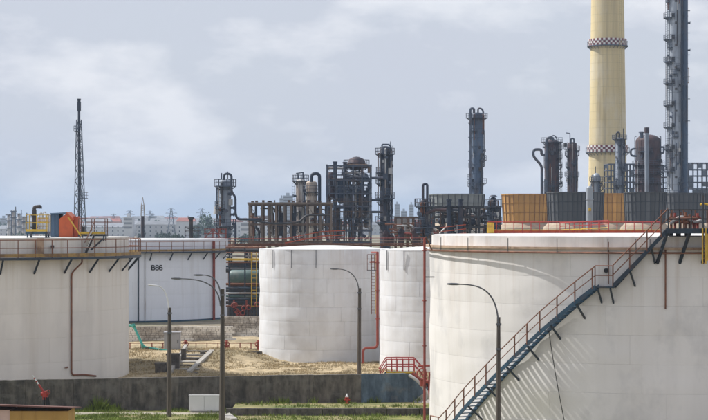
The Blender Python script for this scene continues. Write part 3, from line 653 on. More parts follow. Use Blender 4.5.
for yy in (ds - 1.58, ds + .28):
    for q in (386.2, 391.5, 396.7, 402.5, 408.5, 413.8): MB().bar((wx(q, ds), yy, zd), (wx(q, ds), yy, zd + .90), .05).to('rail_post', 'red_paint', ST)
    for q, dz_ in ((380, -.7), (426, -.85)): MB().bar((wx(q, ds), yy, zd + dz_), (wx(q, ds), yy, zd + dz_ + .95), .05).to('rail_post', 'red_paint', ST)
    for t in (.90, .45): MB().pipe([(wx(379, ds), yy, zd + t - .75), (x0, yy, zd + t), (x1, yy, zd + t), (wx(426, ds), yy, zd + t - .85)], .032, 5).to('handrail', 'red_paint', ST)
for q in (387, 413): MB().bar((wx(q, ds), ds + .2, 0), (wx(q, ds), ds + .2, zd), .1).to('leg', 'blue_steel_light', ST)
# red valve manifold beside the stile
dv_ = 127.0
T = thing('valve_manifold', 'red valve wheel and pipework at the wall end beside the stile', 'valve', (wx(424, dv_), dv_, 0))
MB().sweep([P(421.5 + 4.6 * math.cos(t * .524), 374 + 5.5 * math.sin(t * .524), dv_ + .2) for t in range(13)], .05, 6).to('hand_wheel', 'rust_red', T, True)
b = MB()
for t in range(3): b.bar(P(421.5 + 4.6 * math.cos(t * 1.047), 374 + 5.5 * math.sin(t * 1.047), dv_ + .2), P(421.5 - 4.6 * math.cos(t * 1.047), 374 - 5.5 * math.sin(t * 1.047), dv_ + .2), .04)
b.to('wheel_spokes', 'rust_red', T)
MB().bend([P(409, 375, dv_ + .8), P(417, 380, dv_ + .6), P(424, 388, dv_ + .5), P(430, 397, dv_ + .5)], .10, 8, .5).to('outlet_pipe', 'plant_pale', T, True)
MB().bend([P(412, 373, dv_ + 1), P(420, 380, dv_ + .9), P(428, 382, dv_ + .8), P(434, 380, dv_ + .8)], .12, 8, .5).to('inlet_pipe', 'rust_red', T, True)
MB().bend([P(430, 372, dv_), P(429, 390, dv_), P(431, 402, dv_)], .08, 8, .4).to('outlet_pipe', 'rust_red', T, True)
MB().tube(P(422, 379, dv_ + .5), P(422, 386, dv_ + .5), .16, 10).to('valve_body', 'rust_red', T, True)
MB().tube(P(418, 366, dv_ + .5), P(430, 365.5, dv_ + .5), .07, 8).to('bonnet', 'rust_red', T)
# rubble slope at the wall end
struct(None or MB().add([(wx(404, 128) + i * .25, wall_y(6) - .05 - .5 * j + .1 * noise.noise(Vector((i * .7, j * .9, 2))), max(.4, (1.2 - .42 * j) * min(1, i / 6) + .12 * noise.noise(Vector((i, j, 8))))) for j in range(5) for i in range(12)],
    [(j * 12 + i, j * 12 + i + 1, (j + 1) * 12 + i + 1, (j + 1) * 12 + i) for j in range(4) for i in range(11)][::-1]).to('rubble_bank', 'concrete_pale', None, True))

# lamp posts
def lamp_post(label, px, ytop, d, w0, w1, arms, m_arm, yb=None):
    T = thing('lamp_post', label, 'lamp post', (wx(px, d), d, 0), 'concrete street lamps')
    X = wx(px, d); zt = wz(ytop, d)
    MB().tube((X, d, 0), (X + wx(354.6, d), d, zt), w0, 8, w1).to('concrete_pole', 'concrete_pole', T, True)
    [MB().ring((X + .03, d), w1 * .5, w1 + .05, zt - q, zt - q + .1, 10).to('clamp_band', 'lamp_steel', T) for q in (1.6, .4)]
    for pts in arms:
        q = [P(a, b_, d - .05) for a, b_ in pts]; s = []
        for i in range(17):       # smooth curve through the control polygon
            t = i / 16; n = len(q) - 1; p = Vector((0, 0, 0))
            for j, v_ in enumerate(q): p += v_ * (math.comb(n, j) * t ** j * (1 - t) ** (n - j))
            s.append(p)
        MB().sweep(s, [.045 - .015 * i / 16 for i in range(17)], 7).to('lamp_arm', m_arm, T, True)
        e = s[-1]; dv = (s[-1] - s[-2]).normalized(); h = MB(); pp = [e - dv * .05, e + dv * .1, e + dv * .35, e + dv * .55, e + dv * .6]
        h.sweep(pp, [.03, .055, .06, .04, .01], 8); h.to('lamp_head', m_arm, T, True)
    return T
lamp_post('short concrete lamp post with a white arm before the stone wall', 169, 307.5, 123.5, .17, .11, [[(169, 312), (168.5, 290), (161, 286), (157.5, 285.8)]], 'lamp_white')
lamp_post('tall concrete lamp post with two arms in front of the white board', 222, 289, 118, .19, .11, [[(220.5, 306), (219, 284), (204, 279), (181, 278.6)], [(221, 298), (220, 276), (208, 275), (203, 275)]], 'lamp_steel')
lamp_post('dark lamp post with curved arm in front of the domed tank', 359, 288, 150, .17, .12, [[(359, 294), (359, 272), (345, 269), (338, 269)]], 'lamp_steel')
lamp_post('lamp post with long curved arm crossing the right tank staircase', 498, 317, 97, .15, .09, [[(498.5, 330), (499, 287), (478, 284.5), (459, 284.2)]], 'lamp_steel')

# kiosk at bottom left
dk = 100
K = thing('kiosk', 'yellow kiosk with dark red roof at the bottom left corner', 'kiosk', (wx(34, dk), dk, 0))
xa, xb = wx(-60, dk), wx(70, dk)
MB().box(wx(9, dk), xb - .12, dk + .25, dk + 2.6, 0, wz(411.5, dk)).to('wall', 'kiosk_yellow', K)
MB().box(wx(-58, dk), wx(8.8, dk), dk + .3, dk + 2.6, 0, wz(410.5, dk)).to('side_wall', 'kiosk_pink', K)
for q in (20, 34, 51): MB().box(wx(q, dk), wx(q, dk) + .05, dk + .22, dk + .249, 0, wz(411.6, dk)).to('cover_strip', 'kiosk_yellow', K)
MB().add([(xa, dk - .1, wz(404.0, dk)), (xb + .1, dk - .1, wz(408.2, dk)), (xb + .1, dk + 3.4, wz(407.4, dk + 3.4)), (xa, dk + 3.4, wz(403.3, dk + 3.4)),
          (xa, dk - .1, wz(402.6, dk)), (xb + .1, dk - .1, wz(406.9, dk)), (xb + .1, dk + 3.4, wz(406.6, dk + 3.4)), (xa, dk + 3.4, wz(402.4, dk + 3.4))],
         [(0, 3, 2, 1), (4, 5, 6, 7), (0, 1, 5, 4), (1, 2, 6, 5), (2, 3, 7, 6), (3, 0, 4, 7)]).to('roof', 'kiosk_roof', K)
# fire monitor
df = 124.6
T = thing('fire_monitor', 'red and white water cannon standing by the wall behind the kiosk', 'fire monitor', (wx(46, df), df, 0))
zb_ = wz(397, df)
for q, y in ((41, .3), (50, .3), (43.5, -.3), (48.5, -.3)): MB().bar((wx(q, df), df + y, 0), (wx(45.5 + (q - 45.5) * .4, df), df + y * .4, zb_), .10).to('leg', 'ink', T)
MB().tube((wx(45, df), df, zb_ - .15), (wx(45, df), df, zb_ + .35), .16, 10).to('swivel', 'red_paint', T, True)
MB().tube(P(41, 394, df), P(48.5, 393.4, df), .12, 10).tube(P(44.5, 396, df), P(44.5, 391, df), .15, 10).to('valve_body', 'red_paint', T, True)
MB().sweep([P(48.3 + 1.8 * math.cos(t * .7854), 392 + 2.2 * math.sin(t * .7854), df - .1) for t in range(9)], .03, 5).to('hand_wheel', 'rust_red', T)
MB().tube(P(44.5, 393, df), P(38.5, 384, df), .075, 8, .06).to('barrel', 'red_paint', T, True)
MB().tube(P(38.5, 384, df), P(32.6, 375.2, df), .05, 8, .03).to('nozzle', 'lamp_white', T, True)
for q in (.25, .6): MB().tube(P(38.5, 384, df).lerp(P(32.6, 375.2, df), q), P(38.5, 384, df).lerp(P(32.6, 375.2, df), q + .13), .056, 8).to('nozzle_band', 'red_paint', T, True)
MB().bar(P(47.5, 394, df), P(48.6, 388, df), .05).to('lever', 'dark_steel', T); MB().bar(P(42, 395, df), P(38, 398, df), .05).to('lever', 'dark_steel', T)
# hydrant
dh = 127.4; X = wx(347, dh)
hyd = T = thing('fire_hydrant', 'small red and white hydrant in front of the concrete wall', 'hydrant', (X, dh, .42))
MB().lathe((X, dh), [(.001, .42), (.17, .42), (.17, .48), (.11, .50), (.11, .85), (.15, .87), (.15, .93), (.001, .93)], 12).to('barrel', 'red_paint', T, True)
MB().lathe((X, dh), [(.12, .93), (.12, 1.0), (.08, 1.08), (.03, 1.12), (.03, 1.2), (.001, 1.2)], 12).to('bonnet', 'lamp_white', T, True)
for s in (-1, 1): MB().tube((X, dh, .75), (X + s * .24, dh, .75), .075, 8).to('outlet', 'red_paint', T, True)
hyd.scale = (.8, .8, .85)
# white two-leaf board
db = 126.0; x0, x1 = wx(189, db), wx(219.5, db)
T = thing('utility_cabinet', 'low white two-panel cabinet against the wall beside the tall lamp post', 'cabinet', ((x0 + x1) / 2, db, 0))
zt = wz(395.3, db); zc = wz(411.0, db)
MB().box(x0, x1, db, db + .25, zc, zt).to('carcass', 'board_white', T)
xm = (x0 + x1) / 2
for a_, b_ in ((x0 + .03, xm - .012), (xm + .012, x1 - .03)): MB().box(a_, b_, db - .03, db - .004, zc + .04, zt - .04).to('door', 'board_white', T)
MB().box(x0 - .02, x1 + .02, db - .04, db + .28, zt + .003, zt + .02).to('top', 'board_white', T)
MB().box(x0 + .08, x1 - .08, db + .05, db + .2, 0, zc - .003).to('plinth', 'concrete_pale', T)

# things on the embankment
dt = 172
T = thing('coolant_pipe', 'turquoise pipe stepping down beside the left tank', 'pipe', (wx(143, dt), dt, 0))
MB().bend([P(118, 325, dt + 2), P(133.5, 325.5, dt + 1), P(143.5, 347, dt), P(168, 351, dt)], .11, 10, .3).to('pipe_run', 'turquoise', T, True)
for q in ((133.5, 325.5), (143.2, 346.4)): MB().tube(P(q[0] - .4, q[1] - 1.2, dt + .5), P(q[0] + .4, q[1] + 1.2, dt + .4), .17, 10).to('flange', 'turquoise', T)
MB().tube(P(147, 347, dt), P(147, 353, dt), .2, 8).to('support', 'concrete_wall', T)
dcab = 173
T = thing('electrical_cabinet', 'grey metal cabinet standing on the bank before the stone wall', 'cabinet', (wx(172, dcab), dcab, terrain(wx(172, dcab), dcab)))
MB().box(wx(164, dcab), wx(180, dcab), dcab, dcab + .9, wz(349.5, dcab), wz(333, dcab)).to('body', 'cabinet_grey', T)
MB().box(wx(163.4, dcab), wx(180.6, dcab), dcab - .08, dcab + 1, wz(333, dcab) + .003, wz(332, dcab)).to('top', 'cabinet_grey', T)
MB().box(wx(168, dcab), wx(179.4, dcab), dcab - .03, dcab - .003, wz(348.5, dcab), wz(334, dcab)).to('door', 'cabinet_grey', T)
MB().box(wx(177.5, dcab), wx(178.2, dcab), dcab - .07, dcab - .031, wz(343, dcab), wz(340, dcab)).to('handle', 'dark_steel', T)
for q in (165, 179): MB().box(wx(q, dcab) - .1, wx(q, dcab) + .1, dcab + .1, dcab + .7, terrain(wx(q, dcab), dcab) - .2, wz(349.5, dcab) - .003).to('foot', 'concrete_wall', T)
# concrete steps up the bank
T = thing('bank_steps', 'short flight of concrete steps climbing the dry bank', 'steps', (wx(192, 162), 162, 0))
xs0, xs1 = wx(181, 165), wx(204, 165)
n = 7
for i in range(n):
    y = 157.5 + i * 2.0; z = .12 + i * .16
    MB().box(xs0, xs1, y, y + 1.1, z - .28, z).to('step', 'concrete_pale' if i % 2 else 'concrete_wall', T)
for X in (xs0 - .3,): MB().add([(X, 157, 0), (X + .26, 157, 0), (X + .26, 172, .6), (X, 172, .6), (X, 157, .35), (X + .26, 157, .35), (X + .26, 172, 1.5), (X, 172, 1.5)], [(0, 3, 2, 1), (4, 5, 6, 7), (0, 1, 5, 4), (1, 2, 6, 5), (2, 3, 7, 6), (3, 0, 4, 7)]).to('side_kerb', 'concrete_pale', T)
for q, y, hh in ((183.5, 166, 1.5), (202.5, 168, 1.1)): MB().box(wx(q, y) - .2, wx(q, y) + .2, y - .2, y + .2, 0, hh).to('pier', 'concrete_wall', T)
for (p0, p1, y, h_, lb) in ((155, 165.5, 158, .75, 'dark concrete block left of the bank steps, nearest the tank'), (166.5, 179, 160, 1.35, 'dark concrete block directly beside the bank steps')):
    b = MB().box(wx(p0, y), wx(p1, y), y, y + 1.1, 0, h_); b.box(wx(p0, y) - .05, wx(p1, y) + .05, y - .05, y + 1.15, h_ + .003, h_ + .1)
    tag(b.to('concrete_block', 'concrete_wall', None, False, (wx(p0, y), y, 0)), lb, 'block', 'concrete blocks on the bank')
MB_ = [(wx(208, 160), 158), (wx(229, 168), 171)]
b = MB(); b.add([(wx(187, 158), 157.5, .08), (wx(191, 158), 157.5, .08), (wx(214, 170), 170.5, .9), (wx(209, 170), 170.5, .9), (wx(187, 158), 157.5, .3), (wx(191, 158), 157.5, .3), (wx(214, 170), 170.5, 1.12), (wx(209, 170), 170.5, 1.12)], [(0, 3, 2, 1), (4, 5, 6, 7), (0, 1, 5, 4), (1, 2, 6, 5), (2, 3, 7, 6), (3, 0, 4, 7)])
tag(b.to('concrete_ramp', 'concrete_pale', None, False, (wx(200, 164), 164, 0)), 'pale concrete ramp edge slanting up the bank right of the steps', 'ramp')
# rusty pipe rail along the bank crest
dl = 176
T = thing('pipe_fence', 'rusty pipe rail with valves along the foot of the stone wall', 'fence', (wx(200, dl), dl, terrain(wx(200, dl), dl)))
for q in range(130, 262, 11):
    X = wx(q, dl); MB().tube((X, dl, .3), (X, dl, wz(342.5, dl)), .05, 6).to('post', 'rust_red', T)
for s in (343, 349): MB().tube(P(129, s, dl), P(262, s, dl), .04, 6).to('rail', 'rust_red', T)
for q in (185.5, 226.5, 258):
    MB().tube(P(q, 352, dl - .3), P(q, 340, dl - .3), .13, 8).tube(P(q, 346, dl - .3), P(q, 345, dl - .3), .26, 8).to('valve', 'rust_red', T, True)
    MB().sweep([P(q + 2.8 * math.cos(t * .7854), 344 + 2.8 * math.sin(t * .7854), dl - .45) for t in range(9)], .04, 5).to('hand_wheel', 'rust_red', T)
MB().bend([P(222, 351, dl), P(262, 350.5, dl)], .2, 8).to('ground_pipe', 'dark_steel', T, True)
b = MB().box(wx(228, 171), wx(262, 171), 171, 171.4, .2, wz(351.5, 171)); tag(b.to('low_wall', 'concrete_wall', None, False, (wx(244, 171), 171, 0)), 'low dark concrete wall left of the domed tank foot', 'wall')

# pipe rack between the B86 tank and the domed tank
dk = 222
T = thing('pipe_rack', 'yellow and teal pipe rack between the B86 and domed tanks', 'pipe rack', (wx(244, dk), dk, 0))
for q in (229.5, 245, 259):
    for y in (dk, dk + 4): MB().bar((wx(q, dk), y, 0), (wx(q, dk), y, wz(247, dk)), .16).to('post', 'blue_steel', T)
for s, r, m in ((247.5, .13, 'rust_pipe'), (252.5, .06, 'rust_pipe'), (259.5, .12, 'yellow_paint'), (262.5, .06, 'rust_pipe'), (266.5, .10, 'blue_steel'), (288, .12, 'blue_steel'), (293, .10, 'plant_pale'), (299, .10, 'blue_steel'), (306, .10, 'rust_pipe')):
    MB().tube(P(226, s, dk - .2), P(266, s, dk - .2), r, 8).to('pipe', m, T, True)
zc = wz(276.5, dk); MB().lathe((0, 0), [(0.01, 0)], 3)
vx = [(wx(228, dk), .1), (wx(229, dk), .55), (wx(231, dk), .72), (wx(262, dk), .72)]
b = MB(); b.sweep([Vector((x, dk + 1.2, zc)) for x, _ in vx], [r for _, r in vx], 14); b.to('vessel', 'teal_vessel', T, True)
for q in (251.5, 256.5): MB().bar(P(q, 252, dk - .4), P(q, 318, dk - .4), .09).to('ladder_rail', 'yellow_paint', T)
for i in range(16): MB().bar(P(251.5, 254 + i * 4, dk - .4), P(256.5, 254 + i * 4, dk - .4), .06).to('rung', 'yellow_paint', T)
for q in (234, 246.5): MB().bend([P(q, 300, dk - .5), P(q, 308, dk - .5), P(q + 3, 311, dk - .5), P(q + 3, 322, dk - .5)], .10, 6, .4).to('drop_pipe', 'rust_red', T, True)
for i, s_ in enumerate((250, 256, 270, 284, 290.5, 296, 302.5)): MB().tube(P(226, s_, dk + 2.6), P(266, s_ + .4, dk + 2.6), (.2, .12, .3, .15, .22, .12, .2)[i], 8).to('rear_pipe', ('dark_steel', 'plant_pale', 'dark_steel', 'rust_pipe', 'dark_steel', 'teal_vessel', 'dark_steel')[i], T, True)
MB().box(wx(226, dk), wx(266, dk), dk + 5, dk + 5.2, 0, wz(262, dk)).to('back_screen', 'dark_steel', T)
rr = random.Random(8)
for i in range(10):
    q = rr.uniform(233, 257); s = rr.uniform(302, 314); MB().sweep([P(q + 2.2 * math.cos(t * .7854), s + 2.2 * math.sin(t * .7854), dk - 1) for t in range(9)], .06, 5).to('hand_wheel', 'rust_red', T)
b = MB()
for i in range(9): b.tube(P(229 + i * 3.6, 322, dk - .8), P(229 + i * 3.6, 308 + rr.uniform(-4, 4), dk - .8), .2, 6)
b.to('pump_row', 'dark_steel', T)

# ---------------------------------------------------------------- process plant
def ladder(T, x, y, z0, z1, m, w_=.45, t=.07):
    b = MB(); b.bar((x - w_ / 2, y, z0), (x - w_ / 2, y, z1), t); b.bar((x + w_ / 2, y, z0), (x + w_ / 2, y, z1), t); z = z0
    while z < z1: b.bar((x - w_ / 2, y, z), (x + w_ / 2, y, z), t * .7); z += .6
    b.to('ladder', m, T)
def plat(T, c, R, z, out, a0, a1, m, h=1.1, t=.07):
    a0, a1 = R_(a0), R_(a1); n = max(4, int((a1 - a0) / .35))
    o = MB().ring(c, R, R + out, z - .12, z, n * 2, a0, a1).to('platform', m, T)
    b = MB()
    for i in range(n + 1):
        p = pol(c, R + out - .05, a0 + (a1 - a0) * i / n, z); b.bar(p, p + Vector((0, 0, h)), t)
        b.bar(pol(c, R, a0 + (a1 - a0) * i / n, z - .7), p, t)
    for k in (1, .5): b.arc(c, R + out - .05, z + h * k, a0, a1, t * .55, n * 2)
    b.to('railing', m, o)
def column(name, label, px, w_, topy, d, m, plats=(), lad=None, dome=.5, bands=3.0, steel='plant_steel', group='process columns', z0=0, cat='column', dress=15):
    c = (wx(px, d), d); R = w_ / 2 / F * d; zt = wz(topy, d)
    T = thing(name, label, cat, (c[0], c[1], z0), group)
    prof = [(R * 1.12, z0), (R * 1.12, z0 + 1.5), (R, z0 + 2), (R, zt - R * dome)] + [(R * math.cos(t), zt - R * dome + R * dome * math.sin(t)) for t in (.35, .7, 1.05, 1.4, 1.57)]
    MB().lathe(c, prof, 28).to('shell', m, T, True)
    b = MB(); z = z0 + 4; k = 0
    while z < zt - R:
        b.ring(c, R - .02, R + .05, z, z + .12, 24); z += bands; k += 1
    if k: b.to('bands', m, T)
    for pl in plats:
        y, out, a0, a1 = pl; plat(T, c, R, wz(y, d), out, a0, a1, steel)
    if lad is not None: ladder(T, c[0] + (R + .45) * math.sin(R_(lad)), d - (R + .45) * math.cos(R_(lad)), z0, zt, steel)
    rr = random.Random(int(px * 7 + d))
    for i in range(5):
        z = rr.uniform(max(12, z0 + 4), zt - 2); a = R_(rr.choice([-70, -35, 10, 40, 75])); MB().tube(pol(c, R * .9, a, z), pol(c, R + .55, a, z), .2, 8).tube(pol(c, R + .5, a, z), pol(c, R + .6, a, z), .33, 8).to('nozzle', steel, T, True)
    for i in range(dress):                            # small lines clipped to the shell, junction boxes, short stages
        a = R_(rr.uniform(-88, 88)); za = rr.uniform(max(10, z0 + 2), zt - 5); zb_ = min(zt - .6, za + rr.uniform(3, 14)); q = R + rr.uniform(.15, .4)
        MB().bend([pol(c, R * .95, a, za), pol(c, q, a, za), pol(c, q, a, zb_), pol(c, R * .95, a, zb_)], rr.choice([.05, .08, .11, .15]), 6, .25).to('small_pipe', rr.choice([steel, 'dark_steel', 'plant_pale', 'rust_pipe', steel]), T, True)
        if i % 2 == 0:
            z = rr.uniform(max(10, z0 + 2), zt - 2); a = rr.uniform(-85, 60); plat(T, c, R, z, rr.uniform(.5, .9), a, a + rr.uniform(25, 50), steel)
        if i % 3 == 0:
            p = pol(c, R + .2, R_(rr.uniform(-80, 80)), rr.uniform(12, zt - 2)); k = rr.uniform(.15, .4); MB().box(p.x - k, p.x + k, p.y - k, p.y + k, p.z - k * 1.5, p.z + k * 1.5).to('junction_box', rr.choice(['dark_steel', 'plant_pale', steel]), T)
    return T, c, R, zt
def opipe(T, pts, d, r, m, rad=None, name='overhead_pipe', dy=0):
    return MB().bend([P(a, b_, d) + Vector((0, dy, 0)) for a, b_ in pts], r, 10, rad or r * 4, 6).to(name, m, T, True)

# left grey column
T, c, R, zt = column('process_column', 'lone blue-grey process column behind the B86 tank', 225.3, 11.5, 179, 330, 'column_grey', [(186, .9, -180, 180), (208, .8, -150, 0), (226, .9, -180, 180)], -60, .5, dress=3)
opipe(T, [(224, 180), (224, 173.5), (231.5, 174), (231.5, 192), (235.5, 197), (235.5, 214), (237.5, 219.3), (262, 219.6)], 328, .19, 'column_dark', .6)
opipe(T, [(232, 224), (235.5, 224), (235.5, 245)], 328, .2, 'column_dark', .5)
b = MB(); b.tube(P(217, 188, 330), P(217, 245, 330), .12, 6); b.to('instrument_mast', 'plant_steel', T)
MB().tube(P(217.6, 214, 330), P(217.6, 206.5, 330), .75, 10, .6).to('cup_hood', 'plant_pale', T, True)
for q, s in ((221.5, 173), (227.5, 171.5)): MB().tube(P(q, 180, 330), P(q, s, 330), .12, 6).to('vent', 'plant_steel', T)
# concrete frame rack
def frame(name, label, posts, d, depth, levels, ytop, m, bm, wp=.55, wb=.45, group=None, brace=True, cat='structure'):
    x0, x1 = wx(posts[0], d), wx(posts[-1], d)
    T = thing(name, label, cat, ((x0 + x1) / 2, d, 0), group)
    for q in posts:
        for y in (0, depth):
            X = wx(q, d); MB().box(X - wp / 2, X + wp / 2, d + y - wp / 2, d + y + wp / 2, 0, wz(ytop, d)).to('post', m, T)
    for s in levels:
        z = wz(s, d); b = MB()
        for y in (0, depth): b.box(x0 - wp * .6, x1 + wp * .6, d + y - wb * .55 - .02, d + y + wb * .55 + .02, z - wb * .6, z + wb * .6)
        for q in posts: X = wx(q, d); b.box(X - wb * .4, X + wb * .4, d + wb * .6, d + depth - wb * .6, z - wb * .5, z + wb * .5)
        b.to('beam', bm, T)
    if brace:
        for i, (a, e) in enumerate(zip(posts, posts[1:])):
            for j, (s, u) in enumerate(zip(levels, levels[1:])):
                if (i + j) % 3 == 0: MB().bar(P(a, s, d + depth - .3), P(e, u, d + depth - .3), wb * .35).to('brace', m, T)
    return T
T = frame('pipe_trestle', 'brown concrete pipe frame left of the process block', [249.5, 262, 268.5, 276, 284.5, 291, 307, 320.5, 331], 345, 7, [204.6, 224.5, 243], 203, 'concrete_frame', 'plant_brown', .34, .26)
MB().box(wx(247.5, 345), wx(333, 345), 344.6, 352.6, wz(204.4, 345), wz(202.4, 345)).to('top_slab', 'concrete_frame', T)
opipe(T, [(248, 219.6), (275, 224), (300, 222), (306, 215), (330, 215)], 343.5, .17, 'dark_steel', 1.2, 'pipe_run')
for i, q in enumerate((256, 272, 280, 295, 303, 315, 326)): opipe(T, [(q, 206), (q, 228 + (i * 7) % 11), (q + 3, 231 + (i * 7) % 11), (q + 3, 246)], 347 + i % 3, .22, ('plant_steel', 'plant_pale', 'plant_brown')[i % 3], .6, 'drop_pipe')
for q in (253, 272, 281, 294): MB().tube(P(q, 213, 349), P(q, 236, 349), .42, 10).to('exchanger', 'plant_brown' if q < 280 else 'plant_steel', T, True)
rr = random.Random(13)
for i in range(42):
    q = rr.uniform(250, 328); s_ = rr.uniform(206, 236); y = 345 + rr.uniform(.5, 6.5); ln = rr.uniform(4, 22); m = rr.choice(['dark_steel', 'plant_steel', 'plant_brown', 'plant_pale', 'rust_pipe', 'dark_steel'])
    pts = [P(q, s_, y), P(q, s_ + ln, y), P(q + rr.uniform(-5, 5), s_ + ln + 1.5, y)] if rr.random() < .5 else [P(q, s_, y), P(min(331, q + ln), s_, y), P(min(331, q + ln), s_ + rr.uniform(3, 9), y)]
    MB().bend(pts, rr.choice([.07, .10, .15]), 6, .5).to('pipe', m, T, True)
rr = random.Random(3)
for i in range(14):
    q = rr.uniform(250, 330); MB().box(wx(q, 346), wx(q + rr.uniform(.8, 3), 346), 346, 347.5, wz(202.2, 346), wz(202.2 - rr.uniform(.8, 2.2), 346)).to('roof_fixture', 'plant_brown', T)
# two pale columns with looped pipe
T, c, R, zt = column('process_column', 'slim pale grey column left of the looped pipe', 300.5, 9.5, 179, 372, 'plant_pale', [(181, .7, -180, 180), (212, .7, -120, 60)], -80, dress=2)
for q, s in ((298, 174), (303, 172)): MB().tube(P(q, 182, 372), P(q, s, 372), .14, 6).to('vent', 'plant_steel', T)
MB().bar(P(296, 173.5, 372), P(303, 172.5, 372), .2).to('davit', 'plant_steel', T)
T, c, R, zt = column('process_column', 'cream column with inverted U pipe over its top', 311.5, 11, 180.5, 366, 'column_cream', [(192, .6, -160, 160), (224, .7, -150, 100)], -70, dress=2)
opipe(T, [(311.5, 182), (311.5, 173.5), (319.5, 173.5), (319.5, 240)], 364.5, .30, 'column_dark', 1.1)
# dense process block
T = frame('process_block', 'dense dark steel process block with pipes and vessels', [327, 335.5, 344, 353, 362, 371], 362, 12, [166, 180, 193.5, 206.5, 219, 231, 243], 164.5, 'plant_steel', 'plant_steel', .28, .20)
rr = random.Random(21)
for s in (180, 193.5, 206.5, 219, 231):
    for y in (361.8, 372.6): MB().box(wx(327, 362), wx(371, 362), y, y + 1.1, wz(s, 362) + .22, wz(s, 362) + .27).to('deck', 'dark_steel', T)
    b = MB(); z = wz(s, 362) + .3
    for i in range(23): X = wx(327 + i * 2, 362); b.bar((X, 361.6, z), (X, 361.6, z + 1.1), .05)
    for k in (.55, 1.1): b.bar((wx(327, 362), 361.6, z + k), (wx(371, 362), 361.6, z + k), .08)
    b.to('railing', 'plant_brown' if s > 200 else 'plant_steel', T)
for i in range(120):
    q = rr.uniform(328, 370); s = rr.uniform(164, 225); ln = rr.uniform(10, 34); y = 362 + rr.uniform(.6, 11); r = rr.choice([.09, .13, .18, .28]); m = rr.choice(['plant_steel', 'plant_steel', 'column_blue', 'plant_brown', 'plant_pale', 'column_grey'])
    if rr.random() < .55: MB().bend([P(q, s, y), P(q, s + ln, y), P(q + rr.uniform(-7, 7), s + ln + 3, y)], r, 7, .8).to('pipe', m, T, True)
    else: MB().bend([P(q, s, y), P(min(371, q + ln * .7), s, y), P(min(371, q + ln * .7), s + rr.uniform(4, 12), y)], r, 7, .8).to('pipe', m, T, True)
for q, s, u, r, m in ((331, 172, 200, .95, 'column_rust'), (341, 178, 204, .7, 'column_blue'), (348, 184, 216, .5, 'column_grey'), (359, 186, 205, .7, 'column_blue'), (366, 196, 228, .5, 'column_grey'), (336, 212, 232, .6, 'plant_brown'), (353, 222, 240, .6, 'column_blue')):
    c = (wx(q, 366), 366); za, zb = wz(u, 366), wz(s, 366)
    MB().lathe(c, [(.01, za), (r * .7, za + .15), (r, za + .6), (r, zb - .6), (r * .7, zb - .15), (.01, zb)], 14).to('vessel', m, T, True)
c = (wx(356.5, 366), 366); MB().lathe(c, [(.9, wz(170, 366)), (1.5, wz(168, 366)), (1.7, wz(163, 366)), (1.3, wz(159, 366)), (.5, wz(157, 366)), (.01, wz(156.6, 366))], 16).to('drum', 'column_rust', T, True)
plat(T, c, 1.6, wz(166, 366), .8, -180, 180, 'plant_steel')
for q, s in ((335, 161.5), (345, 162)): MB().tube(P(q, 185, 364), P(q, s, 364), .36, 10).tube(P(q, s + 1.4, 364), P(q, s, 364), .46, 10).to('vent_stack', 'column_dark', T, True)
for s in (178, 200, 212): opipe(T, [(371, s), (383, s)], 364, .22, 'plant_steel', .3, 'pipe')
T, c, R, zt = column('process_column', 'tall dark column right of the process block', 384.8, 10.5, 146, 380, 'column_dark', [(154, .9, -180, 180), (173, .7, -180, -40), (198, .9, -180, 180), (222, .9, -180, 180)], 60, .3)
MB().bend([P(382, 147, 380), P(382, 144.5, 380), P(390, 144.5, 380), P(391.5, 150, 380), P(391.5, 235, 380)], .16, 8, .5).to('overhead_pipe', 'plant_steel', T, True)
MB().bar(P(380, 152, 379), P(379.5, 185, 379), .14).bar(P(389.5, 152, 379), P(390.5, 141.5, 379), .12).to('davit', 'plant_steel', T)

# middle clutter: exchangers, pumps and frames in front of the cooling cells
T, c, R, zt = column('process_column', 'rusty column with hairpin pipe and round platforms', 424.5, 7, 199, 300, 'column_rust', [(206, 1.0, -180, 180), (227, 1.0, -180, 180)], 40, .6)
opipe(T, [(423, 200), (423, 184), (427.3, 184), (427.3, 232)], 299, .19, 'column_dark', .33)
opipe(T, [(426, 214), (434, 210), (446, 210)], 298.5, .22, 'column_rust', .5)
T, c, R, zt = column('process_column', 'dark capped column left of the orange cooling cell', 493.3, 6, 197, 320, 'column_dark', [(206.5, .95, -180, 180), (224, .95, -180, 180)], -30, .6)
MB().tube(P(493.3, 197, 320), P(493.3, 195, 320), .75, 12, .35).to('cap', 'column_dark', T, True)
T = frame('equipment_frame', 'low dark frame of pumps and exchangers before the pale cooling cell', [434, 443, 452, 461, 470, 479, 488, 500], 325, 8, [206.8, 217, 227, 236], 206, 'dark_steel', 'dark_steel', .3, .28)
for q, m in ((449, 'column_dark'), (460.5, 'column_dark')):
    MB().tube(P(q, 240, 324), P(q, 203, 324), .42, 10).tube(P(q, 203, 324), P(q, 200.6, 324), .34, 10).tube(P(q, 200.6, 324), P(q, 199, 324), .5, 10).tube(P(q, 206.5, 324), P(q, 205.5, 324), .8, 10).to('exhaust_stack', m, T, True)
for q, s, ln in ((438, 221, 7), (452, 214, 9), (468, 222, 8), (481, 216, 9), (456, 229, 8), (484, 228, 9)):
    a, b_ = P(q, s, 326), P(q + ln, s, 326); MB().sweep([a, a + Vector((.15, 0, 0)), a + Vector((.4, 0, 0)), b_ - Vector((.4, 0, 0)), b_ - Vector((.15, 0, 0)), b_], [.1, .5, .62, .62, .5, .1], 12).to('exchanger', 'plant_pale' if q in (452,) else 'column_dark', T, True)
rr = random.Random(31)
